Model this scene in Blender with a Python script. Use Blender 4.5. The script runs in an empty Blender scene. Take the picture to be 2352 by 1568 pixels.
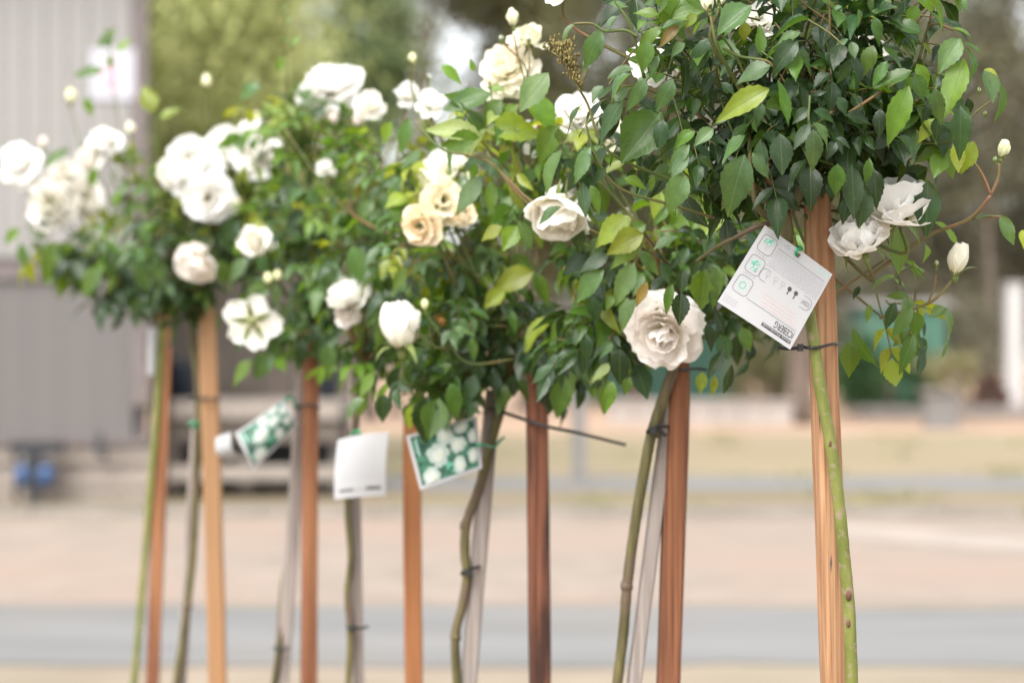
import bpy, math, random
import numpy as np
from mathutils import Vector, Matrix

# ------------------------------------------------------------------ camera, sky, sun, exposure
SC = bpy.context.scene
COL = SC.collection
CAM_H = 1.5
FPX = 85.0 / 36.0 * 2352.0          # focal length in pixels of a 2352 px wide picture
CX, CY = 1176.0, 784.0

cam_d = bpy.data.cameras.new('camera')
cam = bpy.data.objects.new('camera', cam_d)
COL.objects.link(cam)
cam.location = (0, 0, CAM_H)
cam.rotation_euler = (math.radians(90), 0, 0)
cam_d.lens = 85
cam_d.sensor_width = 36
cam_d.clip_start = 0.05
cam_d.clip_end = 2000
cam_d.dof.use_dof = True
cam_d.dof.focus_distance = 2.56
cam_d.dof.aperture_fstop = 4.1
SC.camera = cam

SUN_EL, SUN_AZ = 54.0, -152.0       # azimuth: direction the light comes from, measured from +Y towards +X
world = bpy.data.worlds.new('World')
SC.world = world
world.use_nodes = True
wn = world.node_tree.nodes
wl = world.node_tree.links
wn.clear()
w_out = wn.new('ShaderNodeOutputWorld')
w_bg = wn.new('ShaderNodeBackground')
w_sky = wn.new('ShaderNodeTexSky')
w_hsv = wn.new('ShaderNodeHueSaturation')
w_sky.sky_type = 'NISHITA'
w_sky.sun_disc = False
w_sky.sun_elevation = math.radians(SUN_EL)
w_sky.sun_rotation = math.radians(SUN_AZ)
w_sky.air_density = 1.0
w_sky.dust_density = 3.0
w_hsv.inputs['Saturation'].default_value = 0.20
w_hsv.inputs['Value'].default_value = 1.0
w_bg.inputs['Strength'].default_value = 0.148
wl.new(w_sky.outputs[0], w_hsv.inputs['Color'])
wl.new(w_hsv.outputs[0], w_bg.inputs[0])
wl.new(w_bg.outputs[0], w_out.inputs[0])

sun_d = bpy.data.lights.new('sun', 'SUN')
sun_d.energy = 1.5
sun_d.angle = math.radians(48)
sun_d.color = (1.0, 0.965, 0.91)
sun = bpy.data.objects.new('sun', sun_d)
COL.objects.link(sun)
_el, _az = math.radians(SUN_EL), math.radians(SUN_AZ)
_from = Vector((math.sin(_az) * math.cos(_el), math.cos(_az) * math.cos(_el), math.sin(_el)))
sun.rotation_euler = (-_from).to_track_quat('-Z', 'Y').to_euler()

SC.view_settings.view_transform = 'Standard'
SC.view_settings.look = 'None'
SC.view_settings.gamma = 1.0
SC.view_settings.use_curve_mapping = False
SC.view_settings.exposure = 1.52
SC.render.engine = 'CYCLES'
SC.cycles.use_denoising = True
SC.cycles.max_bounces = 12
SC.cycles.diffuse_bounces = 8
SC.cycles.transmission_bounces = 8
SC.cycles.transparent_max_bounces = 6

random.seed(7)
R = random.random
U = random.uniform


def P(px, py, D):
    """photo pixel (2352 x 1568) at distance D in front of the camera -> world point"""
    return Vector(((px - CX) / FPX * D, D, CAM_H + (CY - py) / FPX * D))


def S(r, g, b):
    f = lambda c: (c / 255 / 12.92) if c / 255 <= 0.04045 else ((c / 255 + 0.055) / 1.055) ** 2.4
    return (f(r), f(g), f(b), 1.0)


# ------------------------------------------------------------------ materials
MAT = {}


def newmat(name):
    m = bpy.data.materials.new(name)
    m.use_nodes = True
    m.node_tree.nodes.clear()
    MAT[name] = m
    return m, m.node_tree.nodes, m.node_tree.links


def N(nodes, kind, **kw):
    n = nodes.new(kind)
    for k, v in kw.items():
        setattr(n, k, v)
    return n


def noisy(name, c1, c2, scale=5.0, stretch=(1, 1, 1), rough=0.7, bump=0.2, c3=None, s3=1.0, spec=0.3, detail=6.0,
          lo=0.35, hi=0.65, bdist=0.01, coord='Object', rot=(0, 0, 0), lo3=0.5, hi3=0.7, stretch3=(1, 1, 1)):
    m, n, l = newmat(name)
    out = N(n, 'ShaderNodeOutputMaterial')
    b = N(n, 'ShaderNodeBsdfPrincipled')
    tc = N(n, 'ShaderNodeTexCoord')
    mp = N(n, 'ShaderNodeMapping')
    mp.inputs['Scale'].default_value = stretch
    mp.inputs['Rotation'].default_value = rot
    t = N(n, 'ShaderNodeTexNoise')
    t.inputs['Scale'].default_value = scale
    t.inputs['Detail'].default_value = detail
    r = N(n, 'ShaderNodeValToRGB')
    r.color_ramp.elements[0].position = lo
    r.color_ramp.elements[0].color = c1
    r.color_ramp.elements[1].position = hi
    r.color_ramp.elements[1].color = c2
    l.new(tc.outputs[coord], mp.inputs[0])
    l.new(mp.outputs[0], t.inputs['Vector'])
    l.new(t.outputs['Fac'], r.inputs[0])
    colour = r.outputs[0]
    if c3:
        t3 = N(n, 'ShaderNodeTexNoise')
        t3.inputs['Scale'].default_value = s3
        t3.inputs['Detail'].default_value = 4
        mp3 = N(n, 'ShaderNodeMapping')
        mp3.inputs['Scale'].default_value = stretch3
        l.new(tc.outputs[coord], mp3.inputs[0])
        l.new(mp3.outputs[0], t3.inputs['Vector'])
        r3 = N(n, 'ShaderNodeMapRange')
        r3.inputs['From Min'].default_value = lo3
        r3.inputs['From Max'].default_value = hi3
        l.new(t3.outputs['Fac'], r3.inputs[0])
        mx = N(n, 'ShaderNodeMixRGB')
        mx.inputs[2].default_value = c3
        l.new(r3.outputs[0], mx.inputs[0])
        l.new(colour, mx.inputs[1])
        colour = mx.outputs[0]
    l.new(colour, b.inputs['Base Color'])
    b.inputs['Roughness'].default_value = rough
    b.inputs['Specular IOR Level'].default_value = spec
    if bump:
        bp = N(n, 'ShaderNodeBump')
        bp.inputs['Strength'].default_value = bump
        bp.inputs['Distance'].default_value = bdist
        l.new(t.outputs['Fac'], bp.inputs['Height'])
        l.new(bp.outputs[0], b.inputs['Normal'])
    l.new(b.outputs[0], out.inputs[0])
    return m


def leafmat(name, from_attr):
    """rose leaf: colour from the object (or vertex colour), paler midrib and side veins, light comes through"""
    m, n, l = newmat(name)
    out = N(n, 'ShaderNodeOutputMaterial')
    if from_attr:
        src = N(n, 'ShaderNodeAttribute', attribute_name='tint').outputs['Color']
    else:
        src = N(n, 'ShaderNodeObjectInfo').outputs['Color']
    uv = N(n, 'ShaderNodeUVMap')
    sep = N(n, 'ShaderNodeSeparateXYZ')
    l.new(uv.outputs[0], sep.inputs[0])

    def M(op, a, b=None, c=None):
        q = N(n, 'ShaderNodeMath', operation=op)
        for i, x in enumerate((a, b, c)):
            if x is None:
                continue
            if isinstance(x, (int, float)):
                q.inputs[i].default_value = x
            else:
                l.new(x, q.inputs[i])
        return q.outputs[0]
    au = M('ABSOLUTE', M('SUBTRACT', sep.outputs[0], 0.5))
    mid = M('SUBTRACT', 1.0, M('MINIMUM', M('DIVIDE', au, 0.035), 1.0))
    ph = M('SUBTRACT', M('MULTIPLY', sep.outputs[1], 9.0), M('MULTIPLY', au, 6.0))
    fr = M('ABSOLUTE', M('SUBTRACT', M('FRACT', ph), 0.5))
    side = M('SUBTRACT', 1.0, M('MINIMUM', M('DIVIDE', fr, 0.10), 1.0))
    vein = M('MAXIMUM', mid, M('MULTIPLY', side, 0.28))
    tc = N(n, 'ShaderNodeTexCoord')
    no = N(n, 'ShaderNodeTexNoise')
    no.inputs['Scale'].default_value = 3.0
    no.inputs['Detail'].default_value = 5.0
    l.new(tc.outputs['Object'], no.inputs['Vector'])
    mv = N(n, 'ShaderNodeMapRange')
    mv.inputs['From Min'].default_value = 0.3
    mv.inputs['From Max'].default_value = 0.7
    mv.inputs['To Min'].default_value = 0.75
    mv.inputs['To Max'].default_value = 1.25
    l.new(no.outputs['Fac'], mv.inputs[0])
    vm = N(n, 'ShaderNodeVectorMath', operation='SCALE')
    l.new(src, vm.inputs[0])
    l.new(mv.outputs[0], vm.inputs['Scale'])
    mx = N(n, 'ShaderNodeMixRGB', blend_type='MIX')
    mx.inputs[2].default_value = (0.16, 0.24, 0.09, 1)
    l.new(M('MULTIPLY', vein, 0.30), mx.inputs[0])
    l.new(vm.outputs[0], mx.inputs[1])
    sp = N(n, 'ShaderNodeTexNoise')
    sp.inputs['Scale'].default_value = 11.0
    sp.inputs['Detail'].default_value = 3.0
    l.new(tc.outputs['Object'], sp.inputs['Vector'])
    spm = N(n, 'ShaderNodeMapRange')
    spm.inputs['From Min'].default_value = 0.62
    spm.inputs['From Max'].default_value = 0.74
    spm.inputs['To Max'].default_value = 0.45
    l.new(sp.outputs['Fac'], spm.inputs[0])
    mz = N(n, 'ShaderNodeMixRGB')
    mz.inputs[2].default_value = (0.17, 0.17, 0.05, 1)
    l.new(spm.outputs[0], mz.inputs[0])
    l.new(mx.outputs[0], mz.inputs[1])
    mx = mz
    b = N(n, 'ShaderNodeBsdfPrincipled')
    b.inputs['Roughness'].default_value = 0.37
    b.inputs['Specular IOR Level'].default_value = 0.55
    l.new(mx.outputs[0], b.inputs['Base Color'])
    bp = N(n, 'ShaderNodeBump')
    bp.inputs['Strength'].default_value = 0.35
    bp.inputs['Distance'].default_value = 0.001
    l.new(M('SUBTRACT', M('MULTIPLY', no.outputs['Fac'], 0.6), vein), bp.inputs['Height'])
    l.new(bp.outputs[0], b.inputs['Normal'])
    tr = N(n, 'ShaderNodeBsdfTranslucent')
    tm = N(n, 'ShaderNodeMixRGB', blend_type='MULTIPLY')
    tm.inputs[0].default_value = 1.0
    tm.inputs[2].default_value = (2.6, 2.2, 0.55, 1)
    l.new(mx.outputs[0], tm.inputs[1])
    l.new(tm.outputs[0], tr.inputs['Color'])
    ms = N(n, 'ShaderNodeMixShader')
    ms.inputs[0].default_value = 0.42
    l.new(b.outputs[0], ms.inputs[1])
    l.new(tr.outputs[0], ms.inputs[2])
    l.new(ms.outputs[0], out.inputs[0])
    return m


def petalmat(name):
    m, n, l = newmat(name)
    out = N(n, 'ShaderNodeOutputMaterial')
    oi = N(n, 'ShaderNodeObjectInfo')
    uv = N(n, 'ShaderNodeUVMap')
    sep = N(n, 'ShaderNodeSeparateXYZ')
    l.new(uv.outputs[0], sep.inputs[0])
    mr = N(n, 'ShaderNodeMapRange')
    mr.inputs['From Min'].default_value = 0.45
    mr.inputs['From Max'].default_value = 0.0
    l.new(sep.outputs[1], mr.inputs[0])
    mx = N(n, 'ShaderNodeMixRGB')
    mx.inputs[2].default_value = (0.80, 0.74, 0.48, 1)
    l.new(mr.outputs[0], mx.inputs[0])
    l.new(oi.outputs['Color'], mx.inputs[1])
    wv = N(n, 'ShaderNodeTexWave')
    wv.inputs['Scale'].default_value = 9.0
    wv.inputs['Distortion'].default_value = 3.0
    l.new(uv.outputs[0], wv.inputs['Vector'])
    bp = N(n, 'ShaderNodeBump')
    bp.inputs['Strength'].default_value = 0.2
    bp.inputs['Distance'].default_value = 0.002
    l.new(wv.outputs['Fac'], bp.inputs['Height'])
    b = N(n, 'ShaderNodeBsdfPrincipled')
    b.inputs['Roughness'].default_value = 0.7
    b.inputs['Specular IOR Level'].default_value = 0.12
    l.new(mx.outputs[0], b.inputs['Base Color'])
    l.new(bp.outputs[0], b.inputs['Normal'])
    tr = N(n, 'ShaderNodeBsdfTranslucent')
    wm_ = N(n, 'ShaderNodeMixRGB', blend_type='MULTIPLY')
    wm_.inputs[0].default_value = 1.0
    wm_.inputs[2].default_value = (1.0, 0.98, 0.93, 1)
    l.new(mx.outputs[0], wm_.inputs[1])
    l.new(wm_.outputs[0], tr.inputs['Color'])
    ms = N(n, 'ShaderNodeMixShader')
    ms.inputs[0].default_value = 0.36
    l.new(b.outputs[0], ms.inputs[1])
    l.new(tr.outputs[0], ms.inputs[2])
    l.new(ms.outputs[0], out.inputs[0])
    return m


def farleaf(name, c1, c2, scale=0.8):
    m = noisy(name, c1, c2, scale=scale, rough=0.6, bump=0, detail=3)
    n, l = m.node_tree.nodes, m.node_tree.links
    b = [x for x in n if x.type == 'BSDF_PRINCIPLED'][0]
    out = [x for x in n if x.type == 'OUTPUT_MATERIAL'][0]
    tr = N(n, 'ShaderNodeBsdfTranslucent')
    src = b.inputs['Base Color'].links[0].from_socket
    l.new(src, tr.inputs['Color'])
    ms = N(n, 'ShaderNodeMixShader')
    ms.inputs[0].default_value = 0.3
    l.new(b.outputs[0], ms.inputs[1])
    l.new(tr.outputs[0], ms.inputs[2])
    l.new(ms.outputs[0], out.inputs[0])
    return m


def plain(name, c, rough=0.6, spec=0.3, var=0.12):
    c2 = tuple(min(1, x * (1 + var)) for x in c[:3]) + (1,)
    c1 = tuple(x * (1 - var) for x in c[:3]) + (1,)
    return noisy(name, c1, c2, scale=14, rough=rough, spec=spec, bump=0.05, bdist=0.001)


leafmat('rose_leaf', False)
leafmat('rose_leaf_mass', True)
petalmat('petal')
noisy('green_stem', (0.105, 0.125, 0.024, 1), (0.18, 0.185, 0.048, 1), scale=70, stretch=(1, 1, 0.3), rough=0.5, bump=0.35,
      c3=(0.22, 0.17, 0.11, 1), s3=120, lo3=0.56, hi3=0.70, bdist=0.002)
noisy('brown_stem', (0.055, 0.048, 0.018, 1), (0.13, 0.11, 0.042, 1), scale=90, stretch=(1, 1, 0.15), rough=0.6, bump=0.5,
      c3=(0.11, 0.075, 0.05, 1), s3=14, lo3=0.52, hi3=0.66, bdist=0.003)
noisy('twig', (0.075, 0.10, 0.026, 1), (0.16, 0.085, 0.04, 1), scale=14, rough=0.55, bump=0.1, lo=0.46, hi=0.66)
noisy('red_shoot', (0.13, 0.13, 0.035, 1), (0.22, 0.115, 0.062, 1), scale=30, rough=0.5, bump=0.1, lo=0.4, hi=0.6)
noisy('calyx', (0.075, 0.115, 0.022, 1), (0.17, 0.20, 0.055, 1), scale=30, rough=0.55, bump=0.05)
noisy('scar', (0.075, 0.03, 0.022, 1), (0.15, 0.075, 0.055, 1), scale=60, rough=0.8, bump=0.3, bdist=0.001)
noisy('withered', (0.09, 0.07, 0.022, 1), (0.22, 0.18, 0.065, 1), scale=60, rough=0.9, bump=0.2)


def wood(name, c1, c2, c3=None, s3=2.0, lo3=0.5, hi3=0.65):
    return noisy(name, c1, c2, scale=230, stretch=(1, 1, 0.018), rough=0.8, bump=0.5, bdist=0.002, c3=c3, s3=s3,
                 lo3=lo3, hi3=hi3, detail=8, lo=0.3, hi=0.7, stretch3=(3, 3, .35))


wood('wood_tan', (0.20, 0.092, 0.042, 1), (0.43, 0.25, 0.135, 1), c3=(0.19, 0.075, 0.032, 1), s3=10, lo3=0.54, hi3=0.68)
wood('wood_redbrown', (0.085, 0.032, 0.017, 1), (0.27, 0.11, 0.052, 1), c3=(0.10, 0.04, 0.022, 1), s3=7.0)
wood('wood_dark', (0.075, 0.028, 0.016, 1), (0.22, 0.085, 0.048, 1), c3=(0.045, 0.02, 0.014, 1), s3=10.0, lo3=0.54, hi3=0.66)
wood('wood_orange', (0.216, 0.083, 0.031, 1), (0.324, 0.140, 0.058, 1), c3=(0.324, 0.117, 0.041, 1), s3=4.0)
wood('wood_pale', (0.249, 0.132, 0.063, 1), (0.325, 0.189, 0.098, 1), c3=(0.332, 0.166, 0.068, 1), s3=3.0)
wood('wood_rust', (0.15, 0.056, 0.025, 1), (0.40, 0.185, 0.086, 1), c3=(0.11, 0.035, 0.02, 1), s3=2.2, lo3=0.45, hi3=0.6)
wood('wood_grey', (0.22, 0.185, 0.165, 1), (0.34, 0.295, 0.268, 1), c3=(0.175, 0.14, 0.122, 1), s3=7.0)
plain('black_plastic', (0.012, 0.012, 0.013, 1), rough=0.4, spec=0.5)
plain('green_plastic', (0.01, 0.22, 0.09, 1), rough=0.4, spec=0.5)
plain('card_white', (0.358, 0.358, 0.365, 1), rough=0.45, spec=0.4, var=0.015)
plain('print_grey', (0.30, 0.30, 0.32, 1), rough=0.5, var=0.05)
plain('print_mid', (0.16, 0.16, 0.18, 1), rough=0.5, var=0.05)
plain('print_dark', (0.055, 0.05, 0.055, 1), rough=0.5, var=0.05)
plain('print_red', (0.46, 0.36, 0.34, 1), rough=0.5, var=0.05)
plain('print_green', (0.10, 0.34, 0.24, 1), rough=0.5, var=0.1)
plain('print_palegreen', (0.30, 0.46, 0.41, 1), rough=0.5, var=0.1)
noisy('photo_green', (0.006, 0.03, 0.022, 1), (0.06, 0.20, 0.12, 1), scale=85, rough=0.4, bump=0, lo=0.35, hi=0.7)
plain('photo_rose', (0.36, 0.43, 0.39, 1), rough=0.4, var=0.06)
plain('photo_rose_light', (0.50, 0.53, 0.49, 1), rough=0.4, var=0.03)
plain('photo_rose_core', (0.50, 0.52, 0.41, 1), rough=0.4, var=0.05)
plain('pot_plastic', (0.02, 0.02, 0.022, 1), rough=0.5, spec=0.5)
noisy('potting_soil', (0.02, 0.013, 0.008, 1), (0.07, 0.045, 0.03, 1), scale=90, rough=0.95, bump=0.8)
# setting
noisy('dirt', (0.199, 0.162, 0.120, 1), (0.257, 0.208, 0.157, 1), scale=1.2, rough=0.95, bump=0.3, c3=(0.226, 0.198, 0.138, 1), s3=0.25)
noisy('gravel', (0.205, 0.169, 0.138, 1), (0.262, 0.214, 0.177, 1), scale=2.2, rough=0.95, bump=0.4, c3=(0.253, 0.192, 0.155, 1),
      s3=0.35, lo3=0.45, hi3=0.62)
noisy('asphalt', (0.142, 0.142, 0.137, 1), (0.184, 0.180, 0.176, 1), scale=1.3, stretch=(0.3, 1, 1), rough=0.9, bump=0.2, c3=(0.17, 0.158, 0.145, 1), s3=0.6, lo3=0.5, hi3=0.75)
noisy('pale_track', (0.265, 0.228, 0.196, 1), (0.315, 0.268, 0.232, 1), scale=1.5, rough=0.95, bump=0.3)
noisy('verge_grass', (0.160, 0.126, 0.080, 1), (0.213, 0.167, 0.106, 1), scale=0.5, stretch=(0.35, 1, 1), rough=0.95, bump=0.3,
      c3=(0.139, 0.139, 0.066, 1), s3=0.22, lo3=0.5, hi3=0.7)
noisy('dry_grass', (0.210, 0.168, 0.103, 1), (0.258, 0.210, 0.137, 1), scale=0.35, stretch=(0.3, 1, 1), rough=0.95, bump=0.3,
      c3=(0.186, 0.186, 0.093, 1), s3=0.12, lo3=0.5, hi3=0.68)
noisy('red_soil', (0.30, 0.20, 0.135, 1), (0.40, 0.28, 0.20, 1), scale=0.6, rough=0.95, bump=0.3)
noisy('concrete', (0.197, 0.175, 0.154, 1), (0.248, 0.222, 0.200, 1), scale=3, rough=0.9, bump=0.2)
noisy('pale_wall', (0.308, 0.274, 0.253, 1), (0.368, 0.330, 0.304, 1), scale=1.2, rough=0.9, bump=0.1)
plain('board_pale', (0.248, 0.238, 0.228, 1), rough=0.6, var=0.06)
plain('board_shaded', (0.122, 0.111, 0.105, 1), rough=0.6, var=0.06)  # lower siding: shade below the upper wall put into the darker colour
plain('trim_brown', (0.145, 0.122, 0.118, 1), rough=0.6)
plain('sleeper_wood', (0.27, 0.23, 0.20, 1), rough=0.8, var=0.15)
plain('deck_wood', (0.26, 0.225, 0.195, 1), rough=0.8, var=0.15)
plain('fence_wood', (0.15, 0.125, 0.105, 1), rough=0.8, var=0.2)
plain('roof_metal', (0.30, 0.29, 0.28, 1), rough=0.4)
plain('dark_metal', (0.03, 0.032, 0.036, 1), rough=0.45)
plain('blue_plastic', (0.034, 0.075, 0.173, 1), rough=0.4, spec=0.5)
plain('poster_paper', (0.45, 0.445, 0.49, 1), rough=0.5, var=0.02)
plain('poster_pink', (0.62, 0.36, 0.44, 1), rough=0.5, var=0.2)
plain('teal_steel', (0.065, 0.155, 0.115, 1), rough=0.5)
plain('white_paint', (0.428, 0.423, 0.419, 1), rough=0.5, var=0.04)
plain('grey_paint', (0.176, 0.168, 0.160, 1), rough=0.6)
plain('dark_blue', (0.03, 0.038, 0.05, 1), rough=0.6)
noisy('bark', (0.10, 0.075, 0.06, 1), (0.20, 0.155, 0.13, 1), scale=4, stretch=(1, 1, 0.2), rough=0.95, bump=0.6, bdist=0.03)
farleaf('willow_leaf', (0.302, 0.335, 0.103, 1), (0.508, 0.529, 0.227, 1), 1.4)
farleaf('green_leaf', (0.110, 0.154, 0.061, 1), (0.220, 0.264, 0.121, 1), 0.9)
farleaf('olive_leaf', (0.090, 0.096, 0.042, 1), (0.180, 0.173, 0.083, 1), 0.5)
farleaf('brown_leaf', (0.102, 0.102, 0.062, 1), (0.186, 0.174, 0.114, 1), 0.5)
farleaf('hedge_leaf', (0.03, 0.075, 0.025, 1), (0.075, 0.14, 0.05, 1), 0.9)
farleaf('yellow_leaf', (0.20, 0.19, 0.085, 1), (0.30, 0.27, 0.14, 1), 3)

# ------------------------------------------------------------------ mesh helpers


def meshobj(name, me, mat, parent=None, inv=None):
    if mat is not None:
        me.materials.append(MAT[mat])
    o = bpy.data.objects.new(name, me)
    COL.objects.link(o)
    if parent is not None:
        o.parent = parent
        if parent.type == 'EMPTY' and inv is not False:
            o.matrix_parent_inverse = Matrix.Translation(-parent.location)
    return o


def thing(name, label, cat, loc=(0, 0, 0), group=None):
    o = bpy.data.objects.new(name, None)
    COL.objects.link(o)
    o.empty_display_size = 0.05
    o.location = loc
    o['label'] = label
    o['category'] = cat
    if group:
        o['group'] = group
    return o


def tag(o, label, cat, group=None):
    o['label'] = label
    o['category'] = cat
    if group:
        o['group'] = group
    return o


def catmull(pts, n=6):
    pts = [Vector(p) for p in pts]
    if len(pts) < 3:
        return [pts[0].lerp(pts[-1], i / n) for i in range(n + 1)]
    q = [pts[0] * 2 - pts[1]] + pts + [pts[-1] * 2 - pts[-2]]
    out = []
    for i in range(1, len(q) - 2):
        a, b, c, d = q[i - 1], q[i], q[i + 1], q[i + 2]
        for k in range(n):
            t = k / n
            out.append(0.5 * ((2 * b) + (c - a) * t + (2 * a - 5 * b + 4 * c - d) * t * t + (3 * b - a - 3 * c + d) * t ** 3))
    out.append(pts[-1])
    return out


class MB:
    def __init__(self):
        self.v, self.f = [], []

    def tube(self, pts, r0, r1=None, sides=6, wob=0.0, caps=True):
        r1 = r0 if r1 is None else r1
        k = len(pts)
        base = len(self.v)
        ref = Vector((0.31, 0.9, 0.2)).normalized()
        for i, p in enumerate(pts):
            d = (pts[min(i + 1, k - 1)] - pts[max(i - 1, 0)])
            d = d.normalized() if d.length > 1e-9 else Vector((0, 0, 1))
            a = d.cross(ref)
            if a.length < 1e-4:
                a = d.cross(Vector((1, 0, 0)))
            a.normalize()
            b = d.cross(a)
            r = r0 + (r1 - r0) * i / max(1, k - 1)
            r *= 1 + U(-wob, wob)
            for s in range(sides):
                t = 2 * math.pi * s / sides
                self.v.append(p + (a * math.cos(t) + b * math.sin(t)) * r)
        for i in range(k - 1):
            for s in range(sides):
                s2 = (s + 1) % sides
                self.f.append((base + i * sides + s, base + i * sides + s2, base + (i + 1) * sides + s2, base + (i + 1) * sides + s))
        if caps:
            self.f.append(tuple(base + s for s in range(sides))[::-1])
            self.f.append(tuple(base + (k - 1) * sides + s for s in range(sides)))
        return self

    def box(self, x0, x1, y0, y1, z0, z1):
        b = len(self.v)
        self.v += [Vector(p) for p in ((x0, y0, z0), (x1, y0, z0), (x1, y1, z0), (x0, y1, z0), (x0, y0, z1), (x1, y0, z1), (x1, y1, z1), (x0, y1, z1))]
        self.f += [tuple(b + i for i in q) for q in ((0, 3, 2, 1), (4, 5, 6, 7), (0, 1, 5, 4), (1, 2, 6, 5), (2, 3, 7, 6), (3, 0, 4, 7))]
        return self

    def poly(self, pts):
        b = len(self.v)
        self.v += [Vector(p) for p in pts]
        self.f.append(tuple(range(b, b + len(pts))))
        return self

    def ball(self, c, rx, ry, rz, nu=8, nv=6, M=None, wob=0.0):
        b = len(self.v)
        for j in range(nv + 1):
            th = math.pi * j / nv
            for i in range(nu):
                ph = 2 * math.pi * i / nu
                p = Vector((rx * math.sin(th) * math.cos(ph), ry * math.sin(th) * math.sin(ph), rz * math.cos(th))) * (1 + U(-wob, wob))
                if M is not None:
                    p = M @ p
                self.v.append(Vector(c) + p)
        for j in range(nv):
            for i in range(nu):
                i2 = (i + 1) % nu
                self.f.append((b + j * nu + i, b + (j + 1) * nu + i, b + (j + 1) * nu + i2, b + j * nu + i2))
        return self

    def lathe(self, prof, c=(0, 0, 0), n=20):
        b = len(self.v)
        for (r, z) in prof:
            for i in range(n):
                t = 2 * math.pi * i / n
                self.v.append(Vector((c[0] + r * math.cos(t), c[1] + r * math.sin(t), c[2] + z)))
        for j in range(len(prof) - 1):
            for i in range(n):
                i2 = (i + 1) % n
                self.f.append((b + j * n + i, b + j * n + i2, b + (j + 1) * n + i2, b + (j + 1) * n + i))
        return self

    def mesh(self, name, smooth=True):
        me = bpy.data.meshes.new(name)
        me.from_pydata([tuple(v) for v in self.v], [], self.f)
        me.validate()
        if smooth:
            me.polygons.foreach_set('use_smooth', [True] * len(me.polygons))
        me.update()
        return me

    def build(self, name, mat, parent=None, smooth=True):
        return meshobj(name, self.mesh(name, smooth), mat, parent)


def struct(o):
    o['kind'] = 'structure'
    return o


# ------------------------------------------------------------------ ground, road, paths
def Dg(py):
    """distance of a ground point seen at picture row py"""
    return CAM_H * FPX / (py - CY)


def sheet(name, mat, pts, z, sub=None):
    m = MB()
    if sub:
        rg = random.Random(len(name) * 7 + 1)
        (xa, ya), (xb, yb), (xc, yc), (xd, yd) = pts
        n = 240
        lo_, hi_ = [], []
        wl = wh = 0.0
        for i in range(n + 1):
            t = i / n
            wl, wh = wl * .6 + rg.gauss(0, sub), wh * .6 + rg.gauss(0, sub)
            lo_.append((xa + (xb - xa) * t, ya + (yb - ya) * t + wl, z))
            hi_.append((xd + (xc - xd) * t, yd + (yc - yd) * t + wh, z))
        b = len(m.v)
        m.v += [Vector(p) for p in lo_ + hi_]
        m.f += [(i, i + 1, n + 2 + i, n + 1 + i) for i in range(n)]
    else:
        m.poly([(x, y, z) for x, y in pts])
    return struct(m.build(name, mat, smooth=False))


sheet('ground', 'dirt', [(-900, -300), (900, -300), (900, 1500), (-900, 1500)], 0.0)
sheet('road', 'asphalt', [(-60, Dg(1537)), (60, Dg(1528)), (60, Dg(1380) - .2), (-60, Dg(1398))], 0.006, .05)
sheet('gravel_yard', 'gravel', [(-60, Dg(1396)), (60, Dg(1378)), (60, Dg(1196)), (-60, Dg(1196))], 0.003)
sheet('pale_wheel_track', 'pale_track', [(2.35, Dg(1226)), (2.75, Dg(1202)), (6.4, Dg(1336)), (5.8, Dg(1376))], 0.008, .0)
sheet('dry_verge', 'verge_grass', [(-60, Dg(1178)), (60, Dg(1178)), (60, Dg(1130)), (-60, Dg(1130))], 0.004, .10)
sheet('footpath', 'asphalt', [(-1.6, Dg(1126)), (60, Dg(1126)), (60, Dg(1096)), (-1.6, Dg(1096))], 0.007)
sheet('lawn', 'dry_grass', [(-60, Dg(1092)), (60, Dg(1092)), (60, Dg(998)), (-60, Dg(998))], 0.005, .35)
sheet('garden_soil', 'red_soil', [(-60, Dg(996)), (60, Dg(996)), (60, 140), (-60, 140)], 0.004)

# concrete kerb between yard and verge, block by block
kb = MB().box(0, 0.96, 0, 0.22, 0, 0.075).mesh('kerb_block', False)
kerb = struct(MB().box(-40, 40, Dg(1187) + .04, Dg(1187) + .2, 0.0, 0.05).build('kerb', 'concrete', smooth=False))
kb.materials.append(MAT['concrete'])
for i in range(22):
    o = bpy.data.objects.new('kerb_block', kb)
    COL.objects.link(o)
    o.parent = kerb
    o.location = (-9 + i * 0.98, Dg(1187), 0.001)

# dry tufts on the verge and lawn
farleaf('tuft_green', (0.22, 0.22, 0.10, 1), (0.32, 0.28, 0.15, 1), 2)
m = MB()
for i in range(90):
    y = random.choice((U(Dg(1178), Dg(1130)), Dg(1092) + random.gauss(0, .4), U(Dg(1092), Dg(1000)), Dg(1178) + random.gauss(0, .2)))
    x = U(-.24, .24) * y
    if y < 24.5 and x < -1.3:
        continue
    h_ = U(.05, .16)
    for k in range(26):
        a_ = U(0, 6.28)
        q = Vector((x + random.gauss(0, .12), y + random.gauss(0, .12), .005))
        e = q + Vector((math.cos(a_) * h_ * .5, math.sin(a_) * h_ * .5, h_ * U(.6, 1.2)))
        w_ = Vector((-math.sin(a_), math.cos(a_), 0)) * .012
        m.poly([q - w_, q + w_, e])
m.build('grass_tufts', 'tuft_green')['kind'] = 'stuff'

# ------------------------------------------------------------------ building on the left
BY = 22.6
BX = P(338, 0, BY).x


def zz(py, D=BY):
    return CAM_H + (CY - py) / FPX * D


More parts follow.
